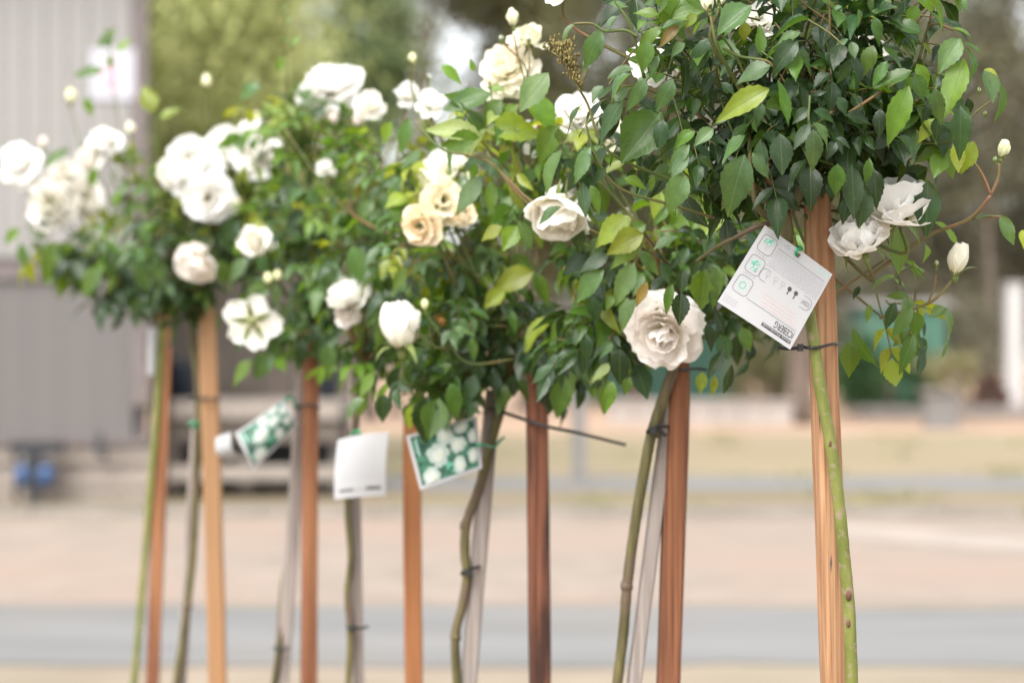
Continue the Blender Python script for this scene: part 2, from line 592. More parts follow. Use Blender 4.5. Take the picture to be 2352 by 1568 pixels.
hut = thing('weatherboard_building', 'pale weatherboard building with shade-toned grey brown lower siding at the left edge', 'building', (BX - 2.5, BY, 0))
BK = (BX - .02) * (BY + 4.6) / (BY + .14) - .25     # the side wall runs back almost along the line of sight
cw = MB()
cw.v = [Vector(p) for z_ in (.02, 5.6) for p in ((-9, BY + .14, z_), (BX - .02, BY + .14, z_), (BK, BY + 4.6, z_), (-9, BY + 4.6, z_))]
cw.f = [(0, 3, 2, 1), (4, 5, 6, 7), (0, 1, 5, 4), (1, 2, 6, 5), (2, 3, 7, 6), (3, 0, 4, 7)]
cw.build('core_wall', 'trim_brown', hut, False)
vb = MB().box(0, .191, 0, .05, zz(592), 5.55).mesh('upper_board', False)
vb.materials.append(MAT['board_pale'])
for i in range(27):
    o = meshobj('upper_board', vb, None, hut)
    o.location = (BX - .14 - .2 * (i + 1), BY - 0.03, 0)
MB().box(-9, BX + .0, BY + .005, BY + .1, zz(642), zz(594)).build('dividing_band', 'trim_brown', hut, False)
sb = MB()
sb.poly([(-9, 0, .0), (BX - .14, 0, .0), (BX - .14, .016, .042), (-9, .016, .042)])
sb.poly([(-9, 0, .0), (-9, .03, .0), (BX - .14, .03, .0), (BX - .14, 0, .0)])
sbm = sb.mesh('siding_board', False)
sbm.materials.append(MAT['board_shaded'])
zt = zz(1003)
k = 0
while zt + .04 * k < zz(646):
    o = meshobj('siding_board', sbm, None, hut)
    o.location = (0, BY + .04, zt + .04 * k)
    k += 1
MB().box(BX - .138, BX, BY - .04, BY + .1, .9, 5.58).build('corner_trim', 'trim_brown', hut, False)
MB().box(-9, BX + .02, BY - .02, BY + .1, zz(1022), zz(1005)).build('shadow_strip', 'trim_brown', hut, False)  # dark strip standing in for the shadow line under the siding
for (a, b, dy) in ((1062, 1024, 0.03), (1084, 1064, .07), (1118, 1086, -.02), (1152, 1120, .0)):
    MB().box(-9, BX + .06, BY + dy, BY + .12, max(.012, zz(b if b > a else a)), zz(min(a, b))).build('sleeper', 'sleeper_wood', hut, False)
rf = MB()
rf.poly([(-9.4, BY - .5, 5.5), (BX + .45, BY - .5, 5.5), (BK + .9, BY + 2.6, 6.6), (-9.4, BY + 2.6, 6.6)])
rf.poly([(-9.4, BY + 5.5, 5.5), (-9.4, BY + 2.6, 6.6), (BK + .9, BY + 2.6, 6.6), (BK + .3, BY + 5.5, 5.5)])
rf.build('roof', 'roof_metal', hut, False)

# notice on the wall
a, b = P(207, 228, BY - .06), P(308, 112, BY - .06)
po = tag(MB().box(a.x, b.x, BY - .05, BY - .04, a.z, b.z).build('wall_poster', 'poster_paper', smooth=False),
         'white square poster with pink figure on the pale building wall', 'poster')
m = MB()
c = P(252, 180, BY - .053)
m.ball(c, .075, .002, .11, 12, 8, wob=.12)
m.ball(c + Vector((.02, 0, .13)), .05, .002, .05, 10, 6, wob=.1)
o = m.build('pink_figure', 'poster_pink', po)

# water valve with two blue caps under the siding
vx = P(82, 0, BY - .3).x
wv = thing('water_valve', 'black pipe bracket with two round blue caps low on the building', 'valve', (vx, BY - .25, .0))
MB().box(vx - .24, vx + .24, BY - .30, BY - .12, zz(1038), zz(1012)).build('bracket', 'dark_metal', wv, False)
MB().box(vx - .045, vx + .035, BY - .40, BY - .26, .02, zz(1030)).build('post', 'dark_metal', wv, False)
MB().tube([Vector((vx - .2, BY - .2, .02)), Vector((vx - .2, BY - .2, zz(1030)))], .022, sides=8).build('pipe', 'dark_metal', wv)
for sx in (-.11, .10):
    mm = MB()
    mm.lathe([(0, .0), (.05, .0), (.078, .04), (.082, .14), (.06, .185), (0, .19)], (vx + sx, BY - .34, zz(1110)), 14)
    mm.build('cap', 'blue_plastic', wv)
    MB().tube([Vector((vx + sx, BY - .3, zz(1060))), Vector((vx + sx, BY - .24, zz(1030)))], .03, sides=8).build('pipe', 'grey_paint', wv)
hk = P(240, 1000, BY - .1)
pl = tag(MB().tube(catmull([hk + Vector((-.02, -.06, .02)), hk + Vector((.0, -.12, -.1)), hk + Vector((.04, -.14, -.2)), hk + Vector((-.04, -.12, -.16)), hk + Vector((-.05, -.08, 0))]), .022, sides=6)
         .build('hose_loop', 'dark_metal'), 'small dark hose loop hanging below the siding beside the blue caps', 'hose')

# timber deck with steps right of the building
dx0, dx1 = P(384, 0, 22.9).x, P(775, 0, 22.9).x
dk = thing('timber_deck', 'weathered timber deck with steps and dark gaps beside the building', 'deck', ((dx0 + dx1) / 2, 23, 0))
MB().box(dx0, dx1, 23.5, 25.5, zz(965, 23.2), zz(925, 23.2)).build('deck_top', 'deck_wood', dk, False)
MB().box(dx0, dx1, 23.2, 23.48, zz(962, 23.2), zz(918, 23.2)).build('plank', 'deck_wood', dk, False)
MB().box(dx0, dx1, 23.3, 23.36, zz(1014, 23.2), zz(966, 23.2)).build('plank', 'fence_wood', dk, False)
MB().box(dx0, dx1, 22.9, 23.2, zz(1102, 22.9), zz(1072, 22.9)).build('step', 'deck_wood', dk, False)
MB().box(dx0, dx1, 24.6, 24.7, .02, zz(966, 24.6)).build('void_shade_board', 'dark_metal', dk, False)  # near-black sheet painting the shade of the void under the deck
for px in (390, 560, 770):
    x = P(px, 0, 23.2).x
    MB().box(x - .05, x + .05, 23.38, 23.48, .01, zz(966, 23.2)).build('post', 'fence_wood', dk, False)
fx0, fx1 = P(345, 0, 25.8).x, P(800, 0, 25.8).x
fn = thing('paling_fence', 'dark brown upright paling fence standing behind the timber deck', 'fence', ((fx0 + fx1) / 2, 25.9, 0))
pm = MB().box(0, .142, 0, .03, .02, 2.6).mesh('paling', False)
pm.materials.append(MAT['fence_wood'])
for i in range(int((fx1 - fx0) / .15)):
    o = meshobj('paling', pm, None, fn)
    o.location = (fx0 + .15 * i, 25.8 + (i % 2) * .018, 0)
MB().box(fx0, fx1, 25.86, 25.92, 2.1, 2.2).build('rail', 'fence_wood', fn, False)


def bench_bin(px, w, lab):
    q = P(px, 915, 24.2)
    t = thing('storage_tub', lab, 'tub', (q.x, 24.2, q.z))
    MB().lathe([(0, 0), (w * .8, 0), (w, .34), (w * 1.06, .36), (w * 1.02, .38), (w * .9, .36), (w * .75, .05), (0, .05)], (q.x, 24.2, zz(925, 23.2) + .002), 18).build('tub_wall', 'dark_blue', t)
    MB().tube([Vector((q.x - w, 24.2, q.z + .3)), Vector((q.x, 24.2 - .02, q.z + .42)), Vector((q.x + w, 24.2, q.z + .3))], .012, sides=6).build('handle', 'dark_metal', t)


bench_bin(415, .15, 'dark blue tub on the deck, nearest the building corner')
bench_bin(752, .13, 'dark blue tub at the right end of the timber deck')

# ------------------------------------------------------------------ far yard: posts, wall, shed, planter
q = P(1330, 1106, Dg(1106))
gp = thing('grey_post', 'plain grey upright post standing on the lawn edge behind the roses', 'post', (q.x, q.y, 0))
MB().box(q.x - .075, q.x + .075, q.y, q.y + .15, 0, 1.5).build('shaft', 'grey_paint', gp, False)
MB().box(q.x - .09, q.x + .09, q.y - .015, q.y + .165, 1.5, 1.54).build('cap', 'grey_paint', gp, False)

D1 = Dg(976)
x0, x1 = P(1395, 0, D1).x, P(1822, 0, D1).x
lw = thing('low_wall', 'low pale wall on red soil behind the orange stakes, right of centre', 'wall', ((x0 + x1) / 2, D1, 0))
nb = 7
for i in range(nb):
    w = (x1 - x0) / nb
    MB().box(x0 + w * i + .01, x0 + w * (i + 1) - .01, D1, D1 + .3, 0, .38).build('block', 'pale_wall', lw, False)
MB().box(x0 - .05, x1 + .05, D1 - .04, D1 + .34, .385, .45).build('coping', 'pale_wall', lw, False)
q0, q1 = P(1990, 0, 47).x, P(2420, 0, 47).x
lw2 = thing('paved_edge', 'long low grey pink edging by the planter on the right', 'edging', ((q0 + q1) / 2, 47, 0))
for i in range(6):
    w = (q1 - q0) / 6
    MB().box(q0 + w * i + .01, q0 + w * (i + 1) - .01, 47, 49.5, 0, .18).build('slab', 'concrete', lw2, False)


def shed(x0, x1, D, h, lab):
    t = thing('steel_shed', lab, 'shed', ((x0 + x1) / 2, D, 0))
    w = .38
    k = 0
    x = x0
    while x < x1 - .05:
        MB().box(x, min(x + w - .04, x1), D, D + .06, 0.05, h).build('panel', 'teal_steel', t, False)
        x += w
    MB().box(x0, x1, D + .062, D + 3, 0.03, h + .02).build('body', 'teal_steel', t, False)
    MB().box(x0 - .15, x1 + .15, D - .15, D + 3.2, h + .03, h + .15).build('roof', 'roof_metal', t, False)


shed(P(1260, 0, 60).x, P(1700, 0, 60).x, 60, 2.25, 'teal green steel shed behind the low pale wall')
shed(P(1985, 0, 56).x, P(2172, 0, 56).x, 56, 2.3, 'narrow teal green steel shed behind the planter on the right')
q = P(2332, 935, Dg(935))
wp = thing('white_post', 'white painted upright post at the far right edge', 'post', (q.x, q.y, 0))
MB().box(q.x - .19, q.x + .19, q.y, q.y + .38, 0, 2.78).build('shaft', 'white_paint', wp, False)
MB().box(q.x - .22, q.x + .22, q.y - .03, q.y + .41, 2.78, 2.84).build('cap', 'white_paint', wp, False)


def far_leaves(m, c, rx, ry, rz, n, size, clumps=12, spread=.33, droop=0.0):
    cs = []
    for _ in range(clumps):
        while True:
            d = Vector((U(-1, 1), U(-1, 1), U(-1, 1)))
            if .25 < d.length < 1:
                break
        cs.append((Vector((c[0] + d.x * rx, c[1] + d.y * ry, c[2] + d.z * rz)), U(.7, 1.3)))
    r_ = min(rx, rz)
    for i in range(n):
        cc, k = cs[i % len(cs)]
        p = cc + Vector((random.gauss(0, 1), random.gauss(0, 1), random.gauss(0, 1) * (1 + droop))) * r_ * spread * k * .6
        a = Vector((U(-1, 1), U(-1, 1), U(-1, 1) - droop)).normalized() * size * U(.6, 1.3)
        b = a.cross(Vector((U(-1, 1), U(-1, 1), U(-1, 1)))).normalized() * size * .42
        m.poly([p - a * .5, p + b * .5, p + a * .5, p - b * .5])
    return m


q = P(2160, 985, Dg(985))
pt = thing('planter', 'grey square planter with yellowish shrub on the right', 'planter', (q.x, q.y, 0))
MB().box(q.x - .26, q.x + .26, q.y - .26, q.y + .26, .0, .62).build('box', 'grey_paint', pt, False)
MB().box(q.x - .32, q.x + .32, q.y - .32, q.y + .32, .62, .70).build('rim', 'concrete', pt, False)
far_leaves(MB(), (q.x, q.y, 1.0), .75, .5, .32, 1500, .11).build('foliage', 'yellow_leaf', pt)['kind'] = 'stuff'
MB().tube([Vector((q.x, q.y, .6)), Vector((q.x + .03, q.y, 1.0))], .04, .02).build('stem', 'bark', pt)
q = P(2272, 945, 50)
rb = thing('red_shrub', 'small red brown shrub left of the white post', 'shrub', (q.x, 50, 0))
far_leaves(MB(), (q.x, 50, .42), .45, .4, .36, 900, .11).build('foliage', 'scar', rb)['kind'] = 'stuff'
MB().tube([Vector((q.x, 50, 0)), Vector((q.x, 50, .4))], .05, .02).build('stem', 'bark', rb)


def bush(px, D, rx, rz, mat, lab, n=2500, zc=None):
    x = P(px, 0, D).x
    t = thing('garden_shrub', lab, 'shrub', (x, D, 0))
    far_leaves(MB(), (x, D, rz * .9 if zc is None else zc), rx, rx * .7, rz, n, .16, 14, .4).build('foliage', mat, t)['kind'] = 'stuff'
    MB().tube([Vector((x, D, 0)), Vector((x + .05, D, rz))], .07, .03).build('stem', 'bark', t)


bush(2040, 50, .95, .75, 'hedge_leaf', 'bright green rounded shrub beside the foreground stake on the right')
bush(1990, 54, .8, 1.0, 'hedge_leaf', 'dark green shrub against the narrow teal shed', 2500)
bush(1770, 54, 1.0, 1.2, 'olive_leaf', 'olive shrub between teal shed and tree trunk', 3000)
bush(2260, 58, 1.2, 1.5, 'brown_leaf', 'dull brown shrub behind the white post', 3000)


def tree(name, lab, x, D, trunk_r, trunk_h, centre_z, rx, rz, mat, n, size, clumps, spread=.36, droop=0.0, lean=0.0):
    t = thing(name, lab, 'tree', (x, D, 0))
    m = MB()
    top = Vector((x + lean, D, centre_z))
    m.tube(catmull([Vector((x, D, -.05)), Vector((x + lean * .3 + U(-.1, .1), D, trunk_h * .5)), Vector((x + lean * .6, D, trunk_h)), top], 5), trunk_r, trunk_r * .3, 9, .06)
    for i in range(9):
        a = 2 * math.pi * i / 9 + U(-.3, .3)
        s = Vector((x + lean * .6, D, trunk_h + (centre_z - trunk_h) * U(-.1, .6)))
        e = top + Vector((math.cos(a) * rx * .8, math.sin(a) * rx * .6, U(-.4, .7) * rz))
        m.tube(catmull([s, s.lerp(e, .5) + Vector((0, 0, .2 * rz)), e], 4), trunk_r * .38, trunk_r * .08, 6, .05)
    m.build('trunk', 'bark', t)
    far_leaves(MB(), (x + lean, D, centre_z), rx, rx * .8, rz, n, size, clumps, spread, droop).build('crown', mat, t, False)['kind'] = 'stuff'


tree('willow_tree', 'yellow green willow tree right of the pale building', P(440, 0, 30).x, 30, .18, 2.6, 5.2, 1.15, 2.3, 'willow_leaf', 26000, .17, 120, .7, 1.2)
tree('willow_tree', 'smaller yellow green willow tree in front of the sky gap', P(570, 0, 32).x, 32, .12, 2.0, 3.9, .7, 1.45, 'willow_leaf', 14000, .16, 70, .65, 1.0)
tree('garden_tree', 'green tree just left of the pale sky gap', P(690, 0, 36).x, 36, .12, 1.4, 3.2, .7, 1.3, 'green_leaf', 6000, .16, 22, .45)
tree('garden_tree', 'dark green thin tree between the two pale sky gaps', P(850, 0, 46).x, 46, .16, 3.0, 6.3, .85, 3.0, 'green_leaf', 9000, .19, 26, .5)
tree('garden_tree', 'green tree low behind the tallest white roses', P(790, 0, 44).x, 44, .14, 1.6, 3.6, 1.3, 1.7, 'green_leaf', 6000, .19, 20, .5)
tree('gum_tree', 'thin dark tree whose leafy top closes the sky patch from above', P(905, 0, 50).x, 50, .12, 6.0, 9.6, 1.15, .95, 'olive_leaf', 5000, .2, 16, .5, 0.0, .9)
tree('gum_tree', 'dark olive tree behind the tall rose buds, centre', P(1215, 0, 52).x, 52, .25, 3.5, 7.2, 1.3, 5.6, 'olive_leaf', 15000, .24, 40, .5)
tree('gum_tree', 'dark olive tree behind the upper right of the middle roses', P(1460, 0, 56).x, 56, .28, 3.2, 6.8, 2.2, 5.8, 'olive_leaf', 15000, .26, 40, .5)
tree('gum_tree', 'brown trunked tree with its trunk beside the foreground stake', P(1840, 0, Dg(975)).x, Dg(975), .26, 3.0, 6.6, 2.2, 3.9, 'olive_leaf', 14000, .22, 34, .5)
tree('gum_tree', 'thin leaved young tree half veiling the central sky patch', P(960, 0, 54).x, 54, .08, 4.0, 7.0, .8, 2.0, 'green_leaf', 1300, .2, 20, .6)
tree('gum_tree', 'added thin leaved tree dimming the sky at the top right', P(2270, 0, 58).x, 58, .10, 4.0, 8.0, 1.1, 3.2, 'brown_leaf', 5200, .22, 26, .6)  # added sparse crown, put there to grey down the bright sky gap
tree('gum_tree', 'dull brown olive tree behind the foreground rose, right', P(2090, 0, 60).x, 60, .28, 3.0, 6.6, 2.2, 5.6, 'brown_leaf', 14000, .27, 36, .5)
tree('gum_tree', 'brown olive tree at the far right edge above the white post', P(2400, 0, 64).x, 64, .28, 3.0, 7.3, 1.6, 5.6, 'brown_leaf', 12000, .27, 30, .5)

# far wood closing the horizon
m = MB()
for i in range(60):
    x = -40 + i * 1.45
    if x < 0:
        far_leaves(m, (x, 92 + U(-3, 3), 2.6 + U(-.4, .8)), 1.8, 1.5, 2.8, 420, .5, 9, .5)
    else:
        far_leaves(m, (x, 92 + U(-3, 3), 4.4 + U(-.6, 1.2)), 1.9, 1.5, 5.2, 900, .55, 18, .6)
o = m.build('far_wood', 'brown_leaf', smooth=False)
o['kind'] = 'stuff'
o['label'] = 'blurred dull green belt of trees closing the yard behind everything'
o['category'] = 'wood'

# ------------------------------------------------------------------ rose leaves and petals
LEAVES = []


def leaf_mesh(seed):
    rg = random.Random(seed)
    rows = 14
    fold = rg.uniform(.10, .55)
    curl = rg.uniform(.02, .55)
    twist = rg.uniform(-.6, .6)
    wave = rg.uniform(.01, .035)
    fat = rg.uniform(.21, .35)
    v, f, uv = [], [], []
    for i in range(rows + 1):
        t = i / rows
        w = fat * (math.sin(math.pi * min(1, t ** .84)) ** .9 if 0 < t < 1 else 0)
        w *= (1 - .34 * max(0, t - .55) / .45)
        w = max(w, .012 if t < .5 else .004)
        for c in (-1, -.55, 0, .55, 1):
            ww = w
            if abs(c) == 1 and 0 < i < rows:
                ww *= 1 + (.06 if (i + (c > 0)) % 2 else -.045)
            x = c * ww
            z = fold * abs(x) - curl * t * t + twist * x * t + wave * math.sin(9 * t + 2 * c + seed) * abs(c)
            yy = t + (0.02 * (i % 2) if abs(c) == 1 else 0) - .05 * curl * t
            v.append((x, yy, z))
            uv.append((.5 + .5 * c * min(1, w / fat), t))
    for i in range(rows):
        for j in range(4):
            a = i * 5 + j
            f.append((a, a + 1, a + 6, a + 5))
    return v, f, uv


LEAF_RAW = [leaf_mesh(s) for s in range(18)]


def raw_to_mesh(name, v, f, uv, mat):
    me = bpy.data.meshes.new(name)
    me.from_pydata(v, [], f)
    ul = me.uv_layers.new(name='UVMap')
    for lp in me.loops:
        ul.data[lp.index].uv = uv[lp.vertex_index]
    me.polygons.foreach_set('use_smooth', [True] * len(me.polygons))
    me.materials.append(MAT[mat])
    me.update()
    return me


LEAF_ME = [raw_to_mesh('leaf', *r, 'rose_leaf') for r in LEAF_RAW]


def petal_raw(seed, kind):
    rg = random.Random(seed * 7 + 3)
    cols, rows = 9, 7
    cup = {'outer': rg.uniform(.05, .2), 'mid': rg.uniform(.3, .45), 'inner': rg.uniform(.55, .8)}[kind]
    reflex = {'outer': rg.uniform(.22, .42), 'mid': rg.uniform(.02, .22), 'inner': rg.uniform(-.25, -.05)}[kind]
    notch = rg.uniform(0, .16)
    wav = rg.uniform(.035, .10)
    ph = rg.uniform(0, 6)
    v, f, uv = [], [], []
    for i in range(rows + 1):
        t = i / rows
        w = .10 + .42 * math.sin(math.pi * min(1, .06 + t * .66)) ** 1.1
        for j in range(cols + 1):
            c = -1 + 2 * j / cols
            edge = 1 - .30 * abs(c) ** 2.6 * t - notch * math.exp(-(c / .25) ** 2) * (t > .8)
            x = c * w
            y = t * edge
            z = cup * x * x * 1.7 + .16 * math.sin(math.pi * t) * (-1 if kind != 'outer' else -.3) - reflex * max(0, t - .35) ** 2 * 1.3
            z += wav * math.sin(3.6 * c + ph) * t * t + wav * .8 * math.sin(8 * c + ph * 2) * t ** 3
            z -= .06 * abs(c) ** 3 * t * (kind == 'outer')
            v.append((x, y, z))
            uv.append((.5 + .5 * c, t))
    for i in range(rows):
        for j in range(cols):
            a = i * (cols + 1) + j
            f.append((a, a + 1, a + cols + 2, a + cols + 1))
    return v, f, uv


PETAL = {k: [raw_to_mesh('petal', *petal_raw(s, k), 'petal') for s in range(8)] for k in ('outer', 'mid', 'inner')}


def frame(d, n):
    y = d.normalized()
    z = n - y * n.dot(y)
    if z.length < 1e-4:
        z = Vector((0.3, .2, 1)) - y * Vector((.3, .2, 1)).dot(y)
    z.normalize()
    x = y.cross(z)
    return Matrix((x, y, z)).transposed()


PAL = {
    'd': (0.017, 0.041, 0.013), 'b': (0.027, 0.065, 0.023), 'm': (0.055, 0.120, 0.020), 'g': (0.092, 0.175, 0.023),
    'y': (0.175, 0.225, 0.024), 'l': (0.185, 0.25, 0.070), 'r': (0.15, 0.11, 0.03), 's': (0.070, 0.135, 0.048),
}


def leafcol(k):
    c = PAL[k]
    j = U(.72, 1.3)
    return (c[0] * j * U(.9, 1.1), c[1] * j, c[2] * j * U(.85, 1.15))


class Rose:
    def __init__(self, label, D, pot):
        self.D = D
        self.root = thing('rose_tree', label, 'rose', (pot[0], pot[1], 0.3), 'potted standard roses in a row')
        self.leaves = []     # (matrix, variant, colour)
        self.tw = MB()
        self.top = None

    def leaf(self, base, tip, n, k, wf=1.0, var=None):
        d = tip - base
        L = d.length
        M3 = frame(d, n)
        M = Matrix.Translation(base) @ M3.to_4x4() @ Matrix.Diagonal((L * wf, L, L, 1))
        self.leaves.append((M, random.randrange(18) if var is None else var, leafcol(k), base.y + d.y * .5, L))

    def hand(self, rows, D):
        """bx,by,tx,ty, colour, depth offset, normal (up share, camera share, side share)"""
        for r in rows:
            bx, by, tx, ty, k = r[:5]
            dd = r[5] if len(r) > 5 else 0
            nu, nc, ns = r[6] if len(r) > 6 else (.5, 1, 0)
            b = P(bx, by, D + dd)
            t = P(tx, ty, D + dd - .004 + U(-.006, .006))
            n = Vector((ns, -nc, nu)) + Vector((U(-.12, .12), U(-.1, .1), U(-.12, .12)))
            self.leaf(b, t, n, k, U(.82, 1.02))

    def compound(self, p, d, o, cols, size, n5=True):
        d = d.normalized()
        Lr = size * U(1.0, 1.4)
        e = p + d * Lr + Vector((0, 0, -.25 * Lr))
        mid = p.lerp(e, .5) + Vector((0, 0, .06 * Lr))
        pts = catmull([p - d * .02, mid, e], 3)
        self.tw.tube(pts, .0011, .0007, 4, caps=False)
        up = (Vector((0, 0, .85)) + o * .5 + Vector((U(-.75, .75), U(-.75, .75), U(-.4, .4)))).normalized()
        dd = (e - mid).normalized()
        k = random.choice(cols)
        side = dd.cross(up).normalized()
        L = size * U(.85, 1.15)
        dl = (dd + Vector((U(-.25, .25), U(-.25, .25), U(-.55, .15)))).normalized()
        self.leaf(e, e + dl * L, up, k, U(.8, 1.06))
        for frac, s in ((.82, .9), (.42, .72)) if n5 else ((.8, .85),):
            b = p.lerp(e, frac) + Vector((0, 0, .03 * Lr))
            for sg in (-1, 1):
                ddv = (side * sg * U(.8, 1.1) + dd * U(.35, .7) + Vector((0, 0, -U(.05, .5)))).normalized()
                self.leaf(b, b + ddv * L * s * U(.85, 1.1), up + side * sg * U(-.1, .5), k, U(.8, 1.06))

    def crown(self, ells, top):
        self.top = top
        for (px, py, rx, ry, rd, dd, n, size, cols) in ells:
            D = self.D + dd
            c = P(px, py, D)
            sx, sz = rx / FPX * D, ry / FPX * D
            ctrl = []
            for i in range(min(12, max(3, n // 9))):
                u = Vector((random.gauss(0, 1), random.gauss(0, 1), random.gauss(0, 1) + .2)).normalized()
                e = c + Vector((u.x * sx, u.y * rd, u.z * sz)) * U(.6, .95)
                midp = top.lerp(e, .5) + Vector((U(-.03, .03), U(-.03, .03), U(-.01, .04)))
                self.tw.tube(catmull([top, midp, e], 5), .0024, .0011, 5, .06)
            for i in range(n):
                u = Vector((random.gauss(0, 1), random.gauss(0, 1) - .15, random.gauss(0, 1))).normalized()
                rad = R() ** .42
                p = c + Vector((u.x * sx, u.y * rd, u.z * sz)) * rad
                d = u * .75 + Vector((U(-.6, .6), U(-.6, .6), U(-.55, .35)))
                self.compound(p - d.normalized() * size, d, u, cols, size * U(.62, 1.14), R() < .6)

    def twig(self, pts, D, r0=.0022, r1=.0013, dd=None):
        r0, r1 = r0 * .82, r1 * .85
        q = [P(p[0], p[1], D + (p[2] if len(p) > 2 else 0)) for p in pts]
        self.tw.tube(catmull(q, 5), r0, r1, 6, .06)
        return q

    def flower(self, px, py, rpx, dd, face, style='open', col=(.86, .855, .83), roll=None, stem=True):
        D = self.D + dd
        c = P(px, py, D)
        r = rpx / FPX * D
        z = Vector(face).normalized()
        x = z.orthogonal().normalized()
        y = z.cross(x)
        M3 = Matrix((x, y, z)).transposed() @ Matrix.Rotation(U(0, 6.28) if roll is None else roll, 3, 'Z')
        fm = MB()
        bud = style in ('bud', 'green')
        h = .30 if not bud else .42
        org = Vector((0, 0, 0))
        hip = .13 if not bud else .17
        fm.ball((0, 0, -hip * .9), hip, hip, hip * 1.25, 8, 6)
        ns = 5
        for i in range(ns):
            a = 2 * math.pi * i / ns + U(-.2, .2)
            L = U(.55, .75) if not bud else U(.85, 1.05)
            wd = .085 if not bud else .15
            opn = {'open': U(1.5, 2.1), 'half': U(1.6, 2.4), 'cup': U(1.9, 2.5), 'egg': U(1.6, 2.3), 'ragged': U(1.5, 2.1), 'bud': U(.1, .5), 'green': U(.05, .16), 'old': U(1.8, 2.3), 'back': U(1.72, 1.85)}[style]
            b0 = len(fm.v)
            for k in range(6):
                t = k / 5
                an = opn * (.35 + .65 * t) if style != 'bud' else (.42 - .5 * t if opn < .35 else .3 + 1.8 * t * opn)
                if style == 'back':
                    an = opn
                if style == 'green':
                    an = .5 - .62 * t
                rr = hip * .8 + math.sin(an) * L * t
                zz_ = math.cos(an) * L * t
                w = wd * (1 - t) ** .7 * (1 + 1.0 * math.sin(math.pi * t) * .5) + .006
                ca, sa = math.cos(a), math.sin(a)
                for s in (-1, 0, 1):
                    fm.v.append(Vector((ca * rr - sa * w * s, sa * rr + ca * w * s, zz_ - (.015 if s == 0 else 0))))
            for k in range(5):
                for s in range(2):
                    q = b0 + k * 3 + s
                    fm.f.append((q, q + 1, q + 4, q + 3))
        if style in ('open', 'old', 'half', 'ragged'):
            for i in range(26):
                a, rr = U(0, 6.28), U(.02, .15)
                e = Vector((math.cos(a) * rr * 1.5, math.sin(a) * rr * 1.5, U(.18, .30)))
                fm.tube([Vector((math.cos(a) * .03, math.sin(a) * .03, 0)), e], .006, .014, 4)
        fme = fm.mesh('flower')
        fo = meshobj('bud' if bud else 'flower', fme, 'calyx', self.root)
        fo.matrix_basis = Matrix.Translation(c) @ M3.to_4x4() @ Matrix.Diagonal((r, r, r, 1))
        rings = {
            'open': [('outer', 6, 96, 1.0), ('outer', 6, 80, .98), ('mid', 6, 64, .92), ('mid', 5, 50, .78), ('inner', 4, 34, .55)],
            'half': [('outer', 4, 70, 1.0), ('mid', 5, 44, 1.0), ('mid', 5, 28, .95), ('inner', 5, 14, .85), ('inner', 4, 6, .7)],
            'ragged': [('outer', 8, 102, .95), ('outer', 8, 84, 1.0), ('mid', 8, 66, .95), ('mid', 7, 50, .85), ('mid', 6, 36, .7), ('inner', 5, 24, .6)],
            'egg': [('mid', 4, 24, .85), ('inner', 4, 13, 1.0), ('inner', 4, 8, .98), ('inner', 3, 3, .9)],
            'cup': [('mid', 5, 54, 1.0), ('mid', 5, 38, 1.02), ('inner', 5, 24, .98), ('inner', 4, 10, .85)],
            'back': [('outer', 5, 84, 1.0), ('mid', 5, 55, .62), ('mid', 5, 40, .5)],
            'bud': [('inner', 3, 10, 1.5), ('inner', 3, 5, 1.42)],
            'green': [('inner', 3, 3, .9)],
            'old': [('outer', 7, 100, .9), ('mid', 7, 78, .85), ('mid', 6, 55, .7), ('inner', 5, 35, .5)],
        }[style]
        for ri, (kd, cnt, th, L) in enumerate(rings):
            for i in range(cnt):
                a = 2 * math.pi * (i + .5 * (ri % 2)) / cnt + U(-.22, .22)
                t_ = math.radians(th + U(-20, 20) * (0.25 if bud else .5 if style == 'cup' else .3 if style == 'egg' else (.4 if style == 'back' else 1)))
                me = random.choice(PETAL[kd])
                po_ = bpy.data.objects.new('petal', me)
                COL.objects.link(po_)
                po_.parent = fo
                s = L * U(.80, 1.10) if not bud else L * U(.94, 1.04)
                wf = (U(.92, 1.15) if style == 'ragged' else .82 if style == 'egg' else 1.34 if style == 'cup' else 1.12 if not bud else .62) * (.82 if style == 'back' and ri == 0 else 1)
                po_.matrix_basis = (Matrix.Rotation(a, 4, 'Z') @ Matrix.Translation((0, .05, -.02 + .02 * ri)) @
                                    Matrix.Rotation(math.radians(90) - t_, 4, 'X') @ Matrix.Rotation(U(-.3, .3) * (0 if bud or style == 'back' else 1), 4, 'Y') @ Matrix.Diagonal((s * wf, s, s, 1)))
                j = U(.97, 1.03)
                k_ = 1.06 * j
                po_.color = (min(.93, col[0] * k_), min(.93, col[1] * k_), min(.93, col[2] * k_), 1)
        if stem:
            b = c - z * r * .25
            tgt = self.top if self.top is not None else b - z * .1
            e = b.lerp(tgt, min(.8, .11 / max(.02, (tgt - b).length)))
            self.tw.tube(catmull([b, b - z * .035, e], 5), .0017, .0022, 6, .05)
        return fo

